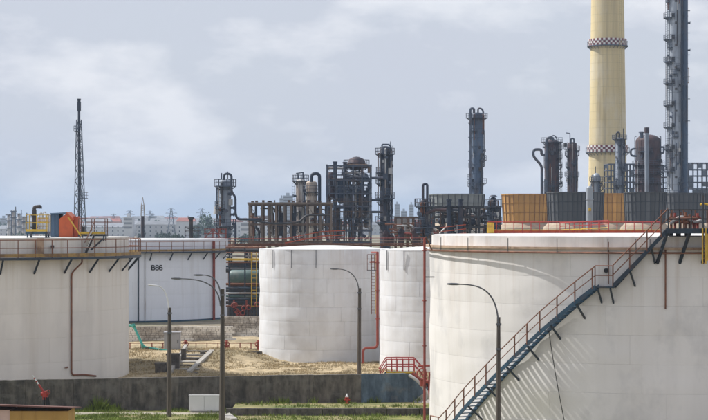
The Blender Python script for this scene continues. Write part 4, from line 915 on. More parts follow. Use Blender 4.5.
for i in range(84):
    q = rr.uniform(433, 497); s = rr.uniform(206, 230); y = 325 + rr.uniform(-1, 7); ln = rr.uniform(4, 16); m = rr.choice(['dark_steel', 'dark_steel', 'column_dark', 'plant_brown', 'rust_pipe', 'plant_pale'])
    if rr.random() < .5: pts = [P(q, s, y), P(q, s + ln, y), P(q + rr.uniform(-5, 5), s + ln + 1, y)]
    else: pts = [P(q, s, y), P(min(500, q + ln), s, y), P(min(500, q + ln), s + rr.uniform(3, 8), y)]
    MB().bend(pts, rr.choice([.12, .16, .22]), 6, .5).to('pipe', m, T, True)
MB().sweep([P(437, 236, 322), P(447, 226, 322)], .12, 5).to('stair_rail', 'plant_pale', T)
T = frame('equipment_frame', 'low brown frame and pale cabins left of the hairpin column', [396, 402, 408, 414, 420, 432], 310, 6, [217.5, 226, 236], 217, 'plant_brown', 'plant_brown', .28, .26, brace=False)
MB().box(wx(396, 312), wx(410, 312), 312, 315, wz(240, 312), wz(219, 312)).to('cabin', 'plant_pale', T)
MB().box(wx(403, 309), wx(413, 309), 309, 309.4, wz(234, 309), wz(229, 309)).to('duct', 'plant_pale', T)
for q, h_ in ((386, 232), (401, 230), (415.5, 229), (391, 236)):
    MB().tube(P(q, 245, 305), P(q, h_, 305), .5, 10).tube(P(q, h_ + 2.5, 305), P(q, h_ + 1.5, 305), .72, 10).tube(P(q, h_, 305), P(q, h_ - 1.5, 305), .3, 10).to('pump_head', 'column_rust', T, True)
rr = random.Random(41)
for i in range(40):
    q = rr.uniform(384, 432); s = rr.uniform(222, 238); y = 306 + rr.uniform(-1, 3); MB().bend([P(q, s, y), P(q + rr.uniform(4, 12), s, y), P(q + rr.uniform(4, 12), s + 6, y)], rr.choice([.11, .16]), 6, .4).to('pipe', rr.choice(['rust_pipe', 'plant_brown', 'plant_pale', 'rust_red']), T, True)

# pipe gallery between tanks, rusty, just above the domed tank
T = frame('pipe_gallery', 'long rusty pipe gallery running behind the domed tank roof', [228, 246, 262, 282, 302, 322, 342, 362, 382, 402, 425], 260, 3, [245.5], 244, 'rust_pipe', 'rust_pipe', .16, .12, brace=False, cat='pipe gallery')
for s, m, r in ((244.2, 'rust_pipe', .10), (241.5, 'plant_brown', .07), (238.5, 'rust_red', .04)): MB().tube(P(228, s, 259.5), P(426, s - .6, 259.5), r, 7).to('pipe', m, T, True)
for a, e, s, u in ((285, 322, 243, 236), (322, 345, 236, 235)):
    MB().bar(P(a, s, 258.5), P(e, u, 258.5), .14).bar(P(a, s - 4.5, 258.5), P(e, u - 4.5, 258.5), .1).to('sloping_rail', 'red_orange', T)
    for i in range(9):
        p = P(a, s, 258.5).lerp(P(e, u, 258.5), i / 8); MB().bar(p, p + Vector((0, 0, .6)), .07).to('rail_post', 'rust_pipe', T)
# red/orange handrails just left of the right tank roof
T = thing('walk_bridge', 'orange-red handrailed walk bridge behind the right tank roof', 'bridge', (wx(460, 215), 215, 0))
for q in (443, 466): MB().bar((wx(q, 215), 215, 0), (wx(q, 215), 215, wz(234, 215)), .3).to('leg', 'rust_pipe', T)
MB().bar(P(440, 237, 215), P(468, 234.5, 215), .25).to('deck_beam', 'red_orange', T)
for k in (0, .5, 1.0): MB().bar(P(440, 236, 214.6) + Vector((0, 0, k * .9)), P(466, 233, 214.6) + Vector((0, 0, k * .9)), .08).to('handrail', 'red_orange', T)

# cooling cells
stv = {}
def cooling_cell(label, px, hw, topy, d, m):
    c = (wx(px, d), d); R = hw / F * d; zt = wz(topy, d); zb = wz(223.0, d); n = 26
    T = thing('cooling_cell', label, 'cooling tower', (c[0], c[1], 0), 'cooling tower fan cells')
    r0 = R * .93; key = (m, round(R, 2), round(zt - zb, 2))
    if key not in stv:
        w2 = math.pi / n; vs = []
        for z, r in ((0, r0), ((zt - zb) * .45, r0 * 1.03), (zt - zb, R)):
            for da, o in ((-w2 * .96, 0), (w2 * .96, 0), (w2 * .96, -.12), (-w2 * .96, -.12)): vs.append(((r + o) * math.sin(da), -(r + o) * math.cos(da), z))
        fs = [(8, 9, 10, 11), (3, 2, 1, 0)]
        for j in (0, 4):
            for k in range(4): fs.append((j + k, j + (k + 1) % 4, j + 4 + (k + 1) % 4, j + 4 + k))
        rb = MB()
        for (z, r), (z2, r2) in (((0, r0), ((zt - zb) * .45, r0 * 1.03)), (((zt - zb) * .45, r0 * 1.03), (zt - zb, R))): rb.bar((0, -r - .06, z), (0, -r2 - .06, z2), .13)
        stv[key] = (mesh_of(MB().add(vs, fs), 'stave', m), mesh_of(rb, 'rib', 'rib_orange' if m == 'stave_orange' else 'rib_grey'))
    for i in range(n):
        a = 2 * math.pi * i / n
        inst('stave', stv[key][0], T, (c[0], c[1], zb), a); inst('rib', stv[key][1], T, (c[0], c[1], zb), a + math.pi / n)
    for t, o in ((.02, .10), (.36, .10), (.68, .10), (.97, .16)):
        r = (r0 + (r0 * .03) * min(1, t / .45)) if t < .45 else r0 * 1.03 + (R - r0 * 1.03) * (t - .45) / .55
        MB().ring(c, r - .05, r + o, zb + (zt - zb) * t - .05, zb + (zt - zb) * t + .05, 52).to('hoop', m if t > .9 else ('rib_orange' if m == 'stave_orange' else 'rib_grey'), T)
    MB().lathe(c, [(r0 - .02, zb + .02), (r0 + .3, zb - .25), (R * 1.16, wz(227.5, d)), (R * 1.18, 10.2)], 52).to('skirt', 'skirt', T, True)
    MB().ring(c, .02, r0 - .2, zb - .2, zb, 32).to('fan_deck', 'dark_steel', T)
    for i in range(6): MB().bar((c[0], c[1], zb + 1), (c[0] + (r0 - .5) * math.sin(i * 1.047), c[1] + (r0 - .5) * math.cos(i * 1.047), zb + 1.1), .4).to('fan_blade', 'dark_steel', T)
D_ = thing('cooling_deck', 'long grey louvred building carrying the cooling cells', 'building', (wx(600, 450), 450, 0))
xa, xb = wx(425, 440), wx(735, 450)
MB().box(xa, xb, 420, 486, 0, 10.2).to('wall', 'concrete_pale', D_)
lv = mesh_of(MB().box(-2.2, 2.2, -.25, -.02, -.35, .35), 'louvre', 'concrete_frame')
for i in range(12):
    X = xa + (xb - xa) * (i + .5) / 12
    for k in range(7): inst('louvre', lv, D_, (X, 420, 1.6 + k * 1.1))
for a in (('pale grey cooling cell behind the dark pumps', 457, 27.5, 194, 440, 'stave_pale'), ('orange cooling cell, larger of the two orange ones', 525, 23.2, 194, 450, 'stave_orange'),
          ('dark grey cooling cell directly right of the larger orange cell', 568, 21.3, 192, 428, 'stave_grey'), ('dark grey cooling cell behind the pale vent pillar', 584, 20, 192, 456, 'stave_grey'),
          ('orange cooling cell half hidden at the foot of the chimney', 612, 20, 193.5, 476, 'stave_orange'), ('dark grey cooling cell in front of the rusty drum', 645, 21, 192, 430, 'stave_grey'),
          ('dark grey cooling cell at the foot of the tall silver column', 683, 20.5, 193, 452, 'stave_grey'), ('dark grey cooling cell at the right edge above the platform', 712, 16, 193, 478, 'stave_grey')): cooling_cell(*a)
T = thing('vent_pillar', 'plain pale grey vent pillar in front of the cooling cells', 'vent', (wx(589.6, 210), 210, 0))
MB().tube((wx(589.6, 210), 210, 0), P(589.6, 187.5, 210), .36, 16).to('shaft', 'column_silver', T, True)
MB().tube(P(589.6, 187.5, 210), P(589.6, 186, 210), .30, 16, .2).to('top_cone', 'column_silver', T, True)
MB().box(wx(588.6, 209.6), wx(591, 209.6), 209.5, 209.7, wz(211, 210), wz(208, 210)).to('sign_plate', 'yellow_paint', T)
for s in (200, 222): MB().ring((wx(589.6, 210), 210), .3, .42, wz(s, 210), wz(s, 210) + .12, 16).to('flange', 'column_silver', T)

# columns around the chimney
T, c, R, zt = column('process_column', 'tall blue-grey column standing alone behind the pale cooling cell', 476.8, 13, 112.5, 490, 'column_blue', [(118, 1.1, -180, 180), (160, .8, 20, 120), (183, .9, 0, 120)], None, .3, 2.2)
opipe(T, [(474, 113), (474, 108.5), (470.3, 108.5), (470.3, 200)], 487, .30, 'plant_steel', .7)
opipe(T, [(478, 113), (478, 108), (482.5, 109), (483.5, 114)], 488, .22, 'plant_steel', .8)
for s in (123, 137, 151, 160, 174, 183): MB().box(wx(468.3, 487), wx(470.5, 487), 486.6, 487.4, wz(s + .7, 487), wz(s, 487)).to('pipe_clamp', 'plant_steel', T)
T, c, R, zt = column('process_column', 'stained brown column with many platforms and a kinked bypass pipe', 552, 15, 139.5, 520, 'column_rust', [(142, .9, -180, 180), (149, .9, 30, 130), (158, .9, 30, 130), (167, .9, 30, 130), (177, .9, 30, 130), (186, .9, -40, 130)], 75, .5)
opipe(T, [(546, 155), (541.5, 155), (541.5, 149.5), (533.5, 149.5), (533, 156), (541.8, 166), (541.8, 200)], 518, .36, 'plant_steel', .9, 'bypass_pipe')
opipe(T, [(546.5, 192), (546.5, 138.5), (552, 137), (553.5, 141)], 517, .34, 'plant_steel', .9)
b = MB(); b.sweep([P(553.5 + 3.6 * math.cos(t * .393 + 0), 141.5 - 6 * math.sin(t * .393), 520) for t in range(9)], .15, 6); b.to('top_hoop', 'plant_steel', T)
T, c, R, zt = column('process_column', 'slim rust-brown column with a swing davit on top', 572, 9.5, 142, 516, 'column_rust', [(149, 1.0, -180, -20), (176, .7, -140, 140)], -60, .4)
opipe(T, [(571, 144), (571, 138.5), (574, 138.5), (574, 143)], 515, .2, 'plant_steel', .5)
MB().pipe([P(570, 143, 515), P(570, 133.5, 515), P(566, 132.8, 515)], .13, 5).to('davit', 'plant_steel', T)
MB().tube(P(565.3, 146.5, 515), P(565.3, 143, 515), .45, 8).to('relief_valve', 'dark_steel', T)
T, c, R, zt = column('process_column', 'slim grey column standing in front of the chimney', 619.5, 8.5, 137.5, 545, 'column_grey', [(139, .9, -180, 180), (153, .6, 40, 140), (185, .8, -180, 180)], -40, .3)
opipe(T, [(616.5, 139), (616.5, 132.5), (619.5, 132.5), (619.5, 138)], 543, .24, 'dark_steel', .6); opipe(T, [(623.5, 145), (623.5, 128.5)], 543, .16, 'dark_steel', .3, 'vent')
T, c, R, zt = column('process_column', 'small pale column with pointed top at the chimney foot', 596.5, 8, 173, 560, 'column_silver', [(181, .9, -180, 180)], None, 1.2)
MB().tube(P(595.5, 174, 560), P(595.5, 166.5, 560), .12, 6).to('vent', 'plant_steel', T)
T, c, R, zt = column('pressure_drum', 'fat rusty vertical drum with domed top beside the chimney', 648.3, 25.5, 134.5, 520, 'column_rust', [(152, .8, 60, 130), (165, .9, -180, 180), (174, .9, -180, 180), (183, .9, -180, 180)], None, .55, 4.5, 'plant_steel', 'process columns', 0, 'drum')
opipe(T, [(646.8, 136), (646.8, 128), (647, 200)], 511, .55, 'column_grey', .5, 'front_pipe')
MB().tube(P(646.8, 133, 511), P(646.8, 127.5, 511), .62, 12).to('pipe_cap', 'column_rust', T, True)
MB().tube(P(641.5, 138, 515), P(641.5, 132, 515), .5, 10).tube(P(641.5, 133, 515), P(641.5, 132.2, 515), .75, 10).to('relief_valve', 'plant_steel', T, True)
opipe(T, [(636.5, 156), (631, 156), (630.5, 149.5), (635.5, 148.5)], 517, .26, 'plant_steel', .8, 'side_loop'); opipe(T, [(661, 153), (663.8, 153), (663.8, 147), (661, 147)], 517, .22, 'plant_steel', .5, 'side_loop')
def grid_frame(label, p0, p1, nx, y0, y1, ny, d, depth):
    T = thing('scaffold_frame', label, 'scaffold', ((wx(p0, d) + wx(p1, d)) / 2, d, 0), 'open steel grid frames')
    for i in range(nx + 1):
        for y in (d, d + depth): X = wx(p0 + (p1 - p0) * i / nx, d); MB().bar((X, y, 0), (X, y, wz(y0, d)), .3).to('post', 'plant_steel', T)
    for j in range(ny + 1):
        z = wz(y0 + (y1 - y0) * j / ny, d); b = MB()
        for y in (d, d + depth): b.bar((wx(p0, d), y + .05, z), (wx(p1, d), y + .05, z), .24)
        for i in range(nx + 1): X = wx(p0 + (p1 - p0) * i / nx, d); b.bar((X + .03, d, z - .03), (X + .03, d + depth, z - .03), .2)
        b.to('beam', 'plant_steel', T)
    gr = random.Random(int(p0))
    for i in range(nx):
        for j in range(ny):
            if gr.random() < .3: MB().box(wx(p0 + (p1 - p0) * (i + .08) / nx, d), wx(p0 + (p1 - p0) * (i + .92) / nx, d), d + depth - .3, d + depth - .25, wz(y0 + (y1 - y0) * (j + .95 - gr.uniform(0, .4)) / ny, d), wz(y0 + (y1 - y0) * (j + .08) / ny, d)).to('infill_panel', 'column_grey', T)
grid_frame('open steel grid frame between chimney and rusty drum', 608, 637, 9, 164, 194, 5, 560, 8)
grid_frame('open steel grid frame at the right edge behind the silver column', 684, 716, 7, 163, 195, 5, 560, 8)
grid_frame('narrow steel grid frame hugging the right side of the rusty drum', 656, 667, 3, 166, 194, 5, 524, 6)
T, c, R, zt = column('process_column', 'very tall silver column with ladders leaving the top of frame', 674.6, 14.5, -60, 505, 'column_silver', [(-26 + 21.9 * i, 1.0, -150, -8) for i in range(10)] + [(195 - 2 * i, .7, -100, 100) for i in range(1)], -72, .4, 2.9, dress=34)
for i in range(10):
    s = -20 + 22 * i; MB().tube(P(676, s, 501), P(676, s - 2.2, 501), .35, 8).to('manway', 'dark_steel', T, True)
    b = MB(); zz = wz(-26 + 21.9 * i, 505); b.box(c[0] - R * .6, c[0] - R * .2, 505 - R - .6, 505 - R - .2, zz, zz + .9); b.to('instrument_box', 'dark_steel', T)
ladder(T, wx(668.3, 502), 502, 0, 70, 'plant_steel', .7, .09)
T, c, R, zt = column('riser_duct', 'slim blue-grey duct running up beside the tall silver column', 684.6, 6.6, -58, 506, 'column_blue', [], None, .3, 6, 'plant_steel', None, 0, 'duct', 2)
for i in range(11):
    s = -33 + 22 * i; MB().bar(P(682, s, 503.5), P(690, s, 503.5), .16).to('duct_guide', 'plant_steel', T)
MB().tube(P(681.6, -40, 503), P(681.6, 230, 503), .22, 8).to('side_pipe', 'column_dark', T, True)
# chimney
d = 620; c = (wx(607.6, d), d)
T = thing('chimney', 'tall yellow concrete chimney with red and white chequered rings', 'chimney', (c[0], d, 0))
def cr_(z): return 6.25 - (6.25 - 5.05) * z / wz(0, d)
zs_ = [0, 30, 60, 90, 112]
MB().lathe(c, [(cr_(z), z) for z in zs_] + [(cr_(112) - .5, 112), (cr_(112) - .5, 105)], 64).to('shaft', 'chimney', T, True)
b = MB(); z = 16
while z < 112: b.ring(c, cr_(z) - .05, cr_(z) + .012, z, z + .05, 64); z += 2.5
b.to('lift_joints', 'chimney_line', T)
for s in (43, 149):
    z0, z1 = wz(s + 3.2, d), wz(s - 3.4, d); r = cr_(z0) + .55; nn = 52
    p_ = MB().ring(c, cr_(z0) - .1, r + .5, z0 - .25, z0, 64).to('gallery', 'plant_steel', T)
    for k, nm in ((0, 'check_red'), (1, 'check_white')):
        b = MB()
        for j in range(3):
            for i in range(nn):
                if (i + j) % 2 == k: b.ring(c, r, r + .06, z0 + (z1 - z0) * j / 3, z0 + (z1 - z0) * (j + 1) / 3, 1, 2 * math.pi * i / nn, 2 * math.pi * (i + 1) / nn)
        b.to('chequer_band', nm, T)
    b = MB()
    for i in range(28): b.bar(pol(c, r + .45, i * .2244, z0), pol(c, r + .45, i * .2244, z0 + 1.3), .08); b.bar(pol(c, cr_(z0), i * .2244, z0 - 1.1), pol(c, r + .45, i * .2244, z0 - .2), .10)
    b.arc(c, r + .45, z0 + 1.3, 0, 2 * math.pi, .05, 48); b.to('gallery_rail', 'plant_steel', p_)
b = MB(); ladder(T, c[0] + 3.2, d - 5.75, 10, 110, 'chimney_line', .5, .08)

# flare derrick and lone stack on the left
d = 420
T = thing('flare_tower', 'tall lattice flare tower with dark stack behind the left tank', 'tower', (wx(80, d), d, 0))
MB().tube((wx(79.2, d), d, 0), P(79.0, 104, d), .27, 10).to('stack', 'column_dark', T, True)
MB().tube(P(79, 111, d), P(79, 102, d), .42, 10).tube(P(79, 102, d), P(79, 98.8, d), .3, 10, .42).to('flare_tip', 'column_dark', T, True)
def leg(t, k):
    base = [(wx(73.5, d), d - 1.2), (wx(88.5, d), d - 1.0), (wx(81, d), d + 2.2)][k]; top = [(wx(76.8, d), d - .4), (wx(81.6, d), d - .4), (wx(79.2, d), d + .7)][k]
    z0, z1 = 0, wz(120, d); return Vector((base[0] + (top[0] - base[0]) * t, base[1] + (top[1] - base[1]) * t, z0 + (z1 - z0) * t))
for k in range(3): MB().bar(leg(0, k), leg(1, k), .17).to('lattice_leg', 'far_steel', T)
n = 13
for i in range(n):
    b = MB()
    for k in range(3):
        k2 = (k + 1) % 3; b.bar(leg(i / n, k), leg((i + 1) / n, k2), .085); b.bar(leg(i / n, k2), leg((i + 1) / n, k), .085); b.bar(leg((i + 1) / n, k), leg((i + 1) / n, k2), .08)
    b.to('lattice_panel', 'far_steel', T)
for s, p0, p1 in ((131.5, 75, 79), (198, 80, 87.5)):
    x0, x1, z = wx(p0, d), wx(p1, d), wz(s, d); MB().box(x0, x1, d - 1.6, d + .6, z - .12, z).to('platform', 'plant_steel', T)
    b = MB(); 
    for k in (.55, 1.1): b.pipe([(x0, d + .6, z + k), (x0, d - 1.6, z + k), (x1, d - 1.6, z + k), (x1, d + .6, z + k)], .06, 4)
    for X in (x0, (x0 + x1) / 2, x1): b.bar((X, d - 1.6, z), (X, d - 1.6, z + 1.1), .1)
    b.to('railing', 'plant_steel', T)
d = 390
T = thing('vent_stack', 'dark lone vent stack with pale lattice tip behind the B86 tank', 'stack', (wx(142.7, d), d, 0))
MB().tube((wx(142.7, d), d, 0), P(142.7, 216, d), .34, 10).to('shaft', 'column_dark', T, True)
b = MB()
for s in (-1, 1):
    for t in (-1, 1): b.bar(P(142.7, 216, d) + Vector((s * .32, t * .3, 0)), P(142.7, 206, d) + Vector((s * .28, t * .28, 0)), .09); b.bar(P(142.7, 206, d) + Vector((s * .28, t * .28, 0)), P(142.7, 197, d), .07)
for i in range(6): z = wz(215 - i * 1.8, d); X = wx(142.7, d); b.pipe([(X - .3, d - .3, z), (X + .3, d - .3, z + .3), (X + .3, d + .3, z), (X - .3, d + .3, z + .3), (X - .3, d - .3, z)], .04, 4)
b.to('lattice_tip', 'plant_pale', T)
# vent gear and red steelwork on the far side of the B86 tank
d = 275
T = thing('roof_vent', 'dark vent mast with small railings behind the B86 tank', 'vent', (wx(191, d), d, 0))
MB().tube((wx(191, d), d, 0), P(191, 218, d), .28, 10).tube(P(191, 219.5, d), P(191, 217, d), .42, 10).tube(P(191, 229, d), P(191, 228, d), .5, 10).to('mast', 'dark_steel', T, True)
b = MB()
for q in (185, 191, 198): b.bar((wx(q, d), d + .4, wz(242, d)), P(q, 227, d + .4), .1)
for s in (227, 231, 235): b.bar(P(185, s, d + .4), P(200, s, d + .4), .08)
b.to('railing', 'plant_brown', T)
T = thing('gantry', 'small red steel gantry behind the B86 tank', 'gantry', (wx(215, d), d, 0))
for q in (205, 213, 219, 226): MB().bar((wx(q, d), d, 0), P(q, 229, d), .12).to('post', 'rust_red', T)
for s in (229, 233.5, 238): MB().bar(P(204, s, d), P(227, s, d), .09).to('rail', 'rust_red', T)
MB().bar(P(204, 239, d), P(213, 229, d), .1).bar(P(213, 229, d), P(222, 239, d), .1).to('brace', 'rust_red', T)

# ---------------------------------------------------------------- town on the horizon
def where(q):
    return ('left of the orange cabin' if q < 50 else 'around the flare tower' if q < 110 else 'near the lone vent stack' if q < 160 else 'just left of the grey column' if q < 222 else 'behind the brown pipe frame' if q < 320 else 'right of the tall dark column')
rr = random.Random(77)
def house(px, d, w_, h, dep, m, rm, label, group, gable=True):
    X = wx(px, d); T = thing('house', label, 'house', (X, d, 0), group)
    MB().box(X - w_ / 2, X + w_ / 2, d, d + dep, 0, h).to('wall', m, T)
    if gable: MB().add([(X - w_ / 2 - .4, d - .4, h + .01), (X + w_ / 2 + .4, d - .4, h + .01), (X + w_ / 2 + .4, d + dep + .4, h + .01), (X - w_ / 2 - .4, d + dep + .4, h + .01), (X - w_ / 2 + 1, d + dep / 2, h + 3), (X + w_ / 2 - 1, d + dep / 2, h + 3)], [(0, 1, 5, 4), (2, 3, 4, 5), (1, 2, 5), (3, 0, 4), (3, 2, 1, 0)]).to('roof', rm, T)
    else: MB().box(X - w_ / 2 - .2, X + w_ / 2 + .2, d - .2, d + dep + .2, h + .003, h + .7).to('roof', rm, T)
    if d > 2000: return
    n = max(2, int(w_ / 4)); me = WIN
    for z in ([1.2] if h < 5 else [1.2, 4.3] if h < 8 else [1.2, 4.3, 7.4]):
        for i in range(n): inst('window', me, T, (X - w_ / 2 + w_ * (i + .5) / n, d - .03, z))
WIN = mesh_of(MB().box(-.45, .45, 0, .02, 0, 1.3), 'window', 'glass_dark')
spans = [(0, 100, 40), (95, 240, 64), (232, 300, 14), (390, 432, 14), (300, 392, 8)]
for a, e, n in spans:
    for i in range(n):
        d = rr.uniform(1500, 3900); red = rr.random() < .3; pk = rr.random() < .3; q = a + (e - a) * (i + rr.random()) / n; big = rr.random() < .4; k_ = d / 1200
        kd = ('long pale shed' if big else 'pinkish house' if pk else 'pale house'); rf = 'red' if red else 'grey'
        house(q, d, rr.uniform(26, 60) if big else rr.uniform(10, 17) * k_, (rr.choice([8, 10, 12]) if big else rr.choice([6.2, 9.3, 9.3, 12.4]) * (1 if d < 2400 else 1.35)) , rr.uniform(9, 14), 'house_pink' if pk and not big else 'house_white', 'roof_red' if red else 'roof_grey',
              'hazy distant %s with %s roof %s' % (kd, rf, where(q)), 'far town: %s, %s roof, %s' % (kd, rf, where(q)), not (big and rr.random() < .5))
SB = {}
def block(label, px, w_px, topy, d, m='tower_block', dep=14, group='far tower blocks'):
    X, w_, zt = wx(px, d), w_px / F * d, wz(topy, d); T = thing('tower_block', label, 'building', (X, d, 0), group)
    MB().box(X - w_ / 2, X + w_ / 2, d, d + dep, 0, zt).to('wall', m, T)
    MB().box(X - w_ * .2, X + w_ * .15, d + 3, d + 8, zt + .003, zt + 2.6).to('lift_house', m, T)
    k = round(w_, 1)
    if k not in SB: SB[k] = mesh_of(MB().box(-w_ * .44, w_ * .44, 0, .05, 0, 1.5), 'window_band', 'roof_grey')
    z = zt - 2.4
    while z > 6: inst('window_band', SB[k], T, (X, d - .08, z)); z -= 3.1
block('blue hazy tower block above the concrete frame', 287.8, 9.5, 195.5, 1900); block('lower blue hazy block left of the frame top tower', 281.5, 4, 198, 2000)
block('pale hazy tower block right of the dark column, taller one', 397.3, 5, 204, 2300); block('slim hazy tower block left of the hairpin column', 411.5, 4.5, 204.5, 2200); block('low hazy block between two slim tower blocks', 404, 6, 211, 2200)
block('pale terraced block right of the grey column, behind the frame', 245, 9, 222, 1250, 'house_white')
block('pale low block beside the lone stack, above the left tank', 128, 9, 217, 1500, 'house_white')
for i, (q, s, wp) in enumerate(((60, 217, 6), (152, 216, 7), (112, 222, 9), (3, 218, 6), (215, 221, 8), (31, 216, 5), (97, 219, 6), (121, 220, 5), (178, 220, 7), (188, 217.5, 4), (239, 218, 4))): block(('hazy block behind the orange cabin', 'hazy block right of the lone stack', 'wide hazy block right of the flare tower', 'hazy block at the far left edge', 'hazy block behind the grey column foot', 'hazy block between far columns and valve platform', 'hazy block right of the stair platform', 'narrow hazy block left of the lone stack', 'wide hazy block right of the clearest pylon', 'narrow hazy block left of the dark vent mast', 'narrow hazy block right of the grey column')[i], q, wp, s, 1900 + 130 * i, 'tower_block')
# far plant at the left edge
for i, (q, s, wp) in enumerate(((9, 214, 3.4), (13.5, 210, 2.6), (19, 213, 3), (24, 216, 4))):
    d = 1150 + 40 * i; c = (wx(q, d), d); R = wp / 2 / F * d; T = thing('far_column', 'pale hazy refinery column far away at the left edge, %s' % ('nearest the frame edge', 'tallest of four', 'third from the frame edge', 'nearest the valve platform')[i], 'column', (c[0], d, 0), 'far refinery columns')
    MB().lathe(c, [(R, 0), (R, wz(s, d) - R), (R * .6, wz(s, d) - .3), (.01, wz(s, d))], 14).to('shell', 'plant_pale', T, True)
    for t in (.5, .75, .95): MB().ring(c, R, R + 1.1, wz(s, d) * t, wz(s, d) * t + .5, 14).to('platform', 'plant_steel', T)
    MB().bar((c[0] + R + .5, d, 0), (c[0] + R + .5, d, wz(s, d) + 2), .5).to('riser', 'plant_steel', T)
# power pylons
def pylon_parts(T, X, d, h):
    def lg(t, k): r = 2.9 * (1 - t) ** 1.2 + .5; return Vector((X + (r if k in (0, 1) else -r), d + (r if k in (1, 2) else -r), h * t))
    for k in range(4): b = MB(); [b.bar(lg(i / 6, k), lg((i + 1) / 6, k), .22) for i in range(6)]; b.to('leg', 'plant_steel', T)
    b = MB()
    for i in range(6):
        for k in range(4): b.bar(lg(i / 6, k), lg((i + 1) / 6, (k + 1) % 4), .12); b.bar(lg(i / 6, (k + 1) % 4), lg((i + 1) / 6, k), .12)
    b.to('bracing', 'plant_steel', T)
    for t, wd in ((.72, 3.6), (.84, 4.4), (.95, 3.0)): MB().bar((X - wd, d, h * t), (X + wd, d, h * t), .22).bar((X - wd, d, h * t), (X, d, h * t + 1.5), .14).bar((X + wd, d, h * t), (X, d, h * t + 1.5), .14).to('cross_arm', 'plant_steel', T)
for q, s, d, lb in ((171.3, 208.5, 1500, 'clearest lattice pylon between the lone stack and grey column'), (150, 211, 1900, 'faint lattice pylon just right of the lone stack'), (129.5, 210.5, 1700, 'faint lattice pylon just left of the lone stack'), (113.5, 214, 2100, 'faint short pylon between flare tower and lone stack'), (201.5, 208.5, 1650, 'faint slim pylon left of the grey column')):
    X = wx(q, d); T = thing('power_pylon', lb, 'pylon', (X, d, 0), 'power pylons'); pylon_parts(T, X, d, wz(s, d))
# trees
def crown_mesh(seed, n=260, tall=1.0):
    r2 = random.Random(seed); v = []; f = []; blobs = [(Vector((r2.uniform(-.45, .45), r2.uniform(-.45, .45), r2.uniform(.35, 1.2) * tall)), r2.uniform(.3, .55)) for _ in range(9)]
    for i in range(n):
        cb, rb = r2.choice(blobs); dv = Vector((r2.gauss(0, 1), r2.gauss(0, 1), r2.gauss(0, 1))).normalized(); p = cb + dv * rb * r2.uniform(.7, 1.05)
        u = Vector((r2.gauss(0, 1), r2.gauss(0, 1), r2.gauss(0, 1))).normalized(); w_ = u.orthogonal().normalized(); s = r2.uniform(.07, .15); k = len(v)
        v += [p + u * s, p + w_ * s, p - u * s * .8, p - w_ * s]; f.append((k, k + 1, k + 2, k + 3))
    return mesh_of(MB().add(v, f), 'crown', 'leaf_far')
crowns = [crown_mesh(1), crown_mesh(2), crown_mesh(3), crown_mesh(4, 300, 1.9)]
b = MB().tube((0, 0, 0), (.03, 0, .9), .07, 6, .03)
for k in range(4): b.tube((.02, 0, .5 + .08 * k), (.3 * math.cos(k * 1.7), .3 * math.sin(k * 1.7), .95), .03, 5, .01)
trunk = mesh_of(b, 'trunk', 'bark')
tl = []
for a, e, n in ((0, 60, 6), (95, 245, 22), (233, 262, 4), (392, 430, 4)):
    for i in range(n): tl.append((a + (e - a) * (i + rr.random()) / n, rr.uniform(1600, 2800), rr.uniform(5.5, 9), rr.randrange(3)))
for i in range(34): tl.append((rr.choice([rr.uniform(95, 222), rr.uniform(0, 60), rr.uniform(232, 262)]), rr.uniform(900, 1250), rr.uniform(2.6, 4.6), rr.randrange(3)))
tl += [(206, 1250, 7.0, 3), (199, 1500, 8.0, 1), (212, 1500, 8.0, 2), (163, 1700, 9, 0), (157, 1720, 9, 1), (136, 1800, 9, 2)]
for q, d, s, k in tl:
    tall = k == 3
    T = thing('poplar_tree' if tall else 'tree', 'tall dark poplar among trees left of the grey column' if tall else 'dark bushy tree in the hazy belt, %s' % where(q), 'tree', (wx(q, d), d, 0), 'far tree belt')
    for nm, me in (('crown', crowns[k]), ('trunk', trunk)):
        o = bpy.data.objects.new(nm, me); col.objects.link(o); o.parent = T; o.scale = (s * .9, s * .9, s); o.location.z = 0
    T.rotation_euler.z = rr.uniform(0, 6)

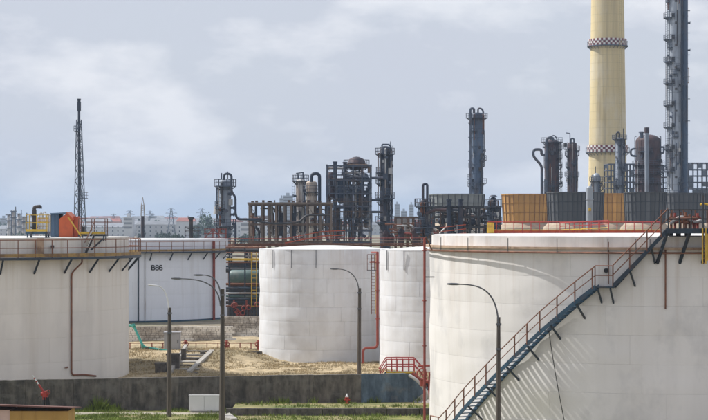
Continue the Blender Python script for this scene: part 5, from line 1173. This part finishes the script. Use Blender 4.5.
# ---------------------------------------------------------------- grass
def blades(name, label, m, spots, hmin, hmax, w_):
    v = []; f = []; r2 = random.Random(9)
    for x, y, z, s in spots:
        for _ in range(4):
            a = r2.uniform(0, 6.28); h = r2.uniform(hmin, hmax) * s; ww = w_ * r2.uniform(.6, 1.2); lx, ly = r2.gauss(0, .35) * h, r2.gauss(0, .35) * h; k = len(v)
            dx, dy = math.cos(a) * ww, math.sin(a) * ww; x2, y2 = x + r2.gauss(0, .08), y + r2.gauss(0, .08)
            v += [(x2 - dx, y2 - dy, z), (x2 + dx, y2 + dy, z), (x2 + lx, y2 + ly, z + h)]; f.append((k, k + 1, k + 2))
    o = struct(MB().add(v, f).to(name, m), 'stuff'); return tag(o, label, 'grass')
rr = random.Random(15); sp = []
while len(sp) < 8000:
    x, y = rr.uniform(-19, 8), rr.uniform(112, 127.6); 
    if y > wall_y(x) - .1: continue
    if 124.4 < y < 126.2 and x < -6.2 and rr.random() < .93: continue
    n_ = noise.noise(Vector((x * .5, y * .5, 3)))
    if n_ < rr.uniform(-.35, .3): continue
    if x > wx(228, 124) and rr.random() < .72: continue
    z = .42 if (x > wx(232, 124) and y > 124.4) else 0
    sp.append((x, y, z, .7 + max(0, n_)))
blades('grass', 'short green grass in front of the concrete wall', 'blade_green', sp, .10, .28, .022)
sp = []
for i in range(700):
    x = rr.uniform(-22, 8); n_ = noise.noise(Vector((x * .55, 0, 6)))
    if n_ < .12: continue
    sp.append((x, wall_y(x) - rr.uniform(.1, .5), .42 if x > wx(232, 124) else 0, 1 + n_ * .9))
for i in range(110): x = rr.gauss(wx(99, 127), .55); sp.append((x, wall_y(x) - rr.uniform(.1, .6), 0, 2.4 * math.exp(-((x - wx(99, 127)) / .7) ** 2) + .3))
blades('weeds', 'taller green weeds along the foot of the concrete wall', 'blade_green', sp, .15, .42, .03)
sp = []
while len(sp) < 16000:
    x, y = rr.uniform(-24, 9), rr.uniform(132, 178)
    if (x - c1[0]) ** 2 + (y - c1[1]) ** 2 < (R1 + .1) ** 2 or (x - c2[0]) ** 2 + (y - c2[1]) ** 2 < (R1 + .1) ** 2 or (x - cL[0]) ** 2 + (y - cL[1]) ** 2 < (RL + .2) ** 2: continue
    if noise.noise(Vector((x * .4, y * .4, 9))) < rr.uniform(-.3, .35): continue
    sp.append((x, y, terrain(x, y) - .02, 1))
blades('dry_grass', 'dry straw-coloured grass over the bank between the tanks', 'blade_dry', sp, .06, .20, .03)

# ---------------------------------------------------------------- haze
hm = bpy.data.materials.new('haze'); hm.use_nodes = True; n = hm.node_tree.nodes
for q in list(n):
    if q.type == 'BSDF_PRINCIPLED': n.remove(q)
pv = n.new('ShaderNodeVolumePrincipled'); pv.inputs['Color'].default_value = (.62, .78, 1, 1); pv.inputs['Density'].default_value = .00013; pv.inputs['Anisotropy'].default_value = .1
hm.node_tree.links.new(pv.outputs['Volume'], n['Material Output'].inputs['Volume']); M['haze'] = hm
hz = struct(MB().box(-7200, 7200, -350, 14200, -1, 125).to('haze', 'haze'), 'stuff')
tag(hz, 'thin blue haze in the air over the plant and town', 'haze')
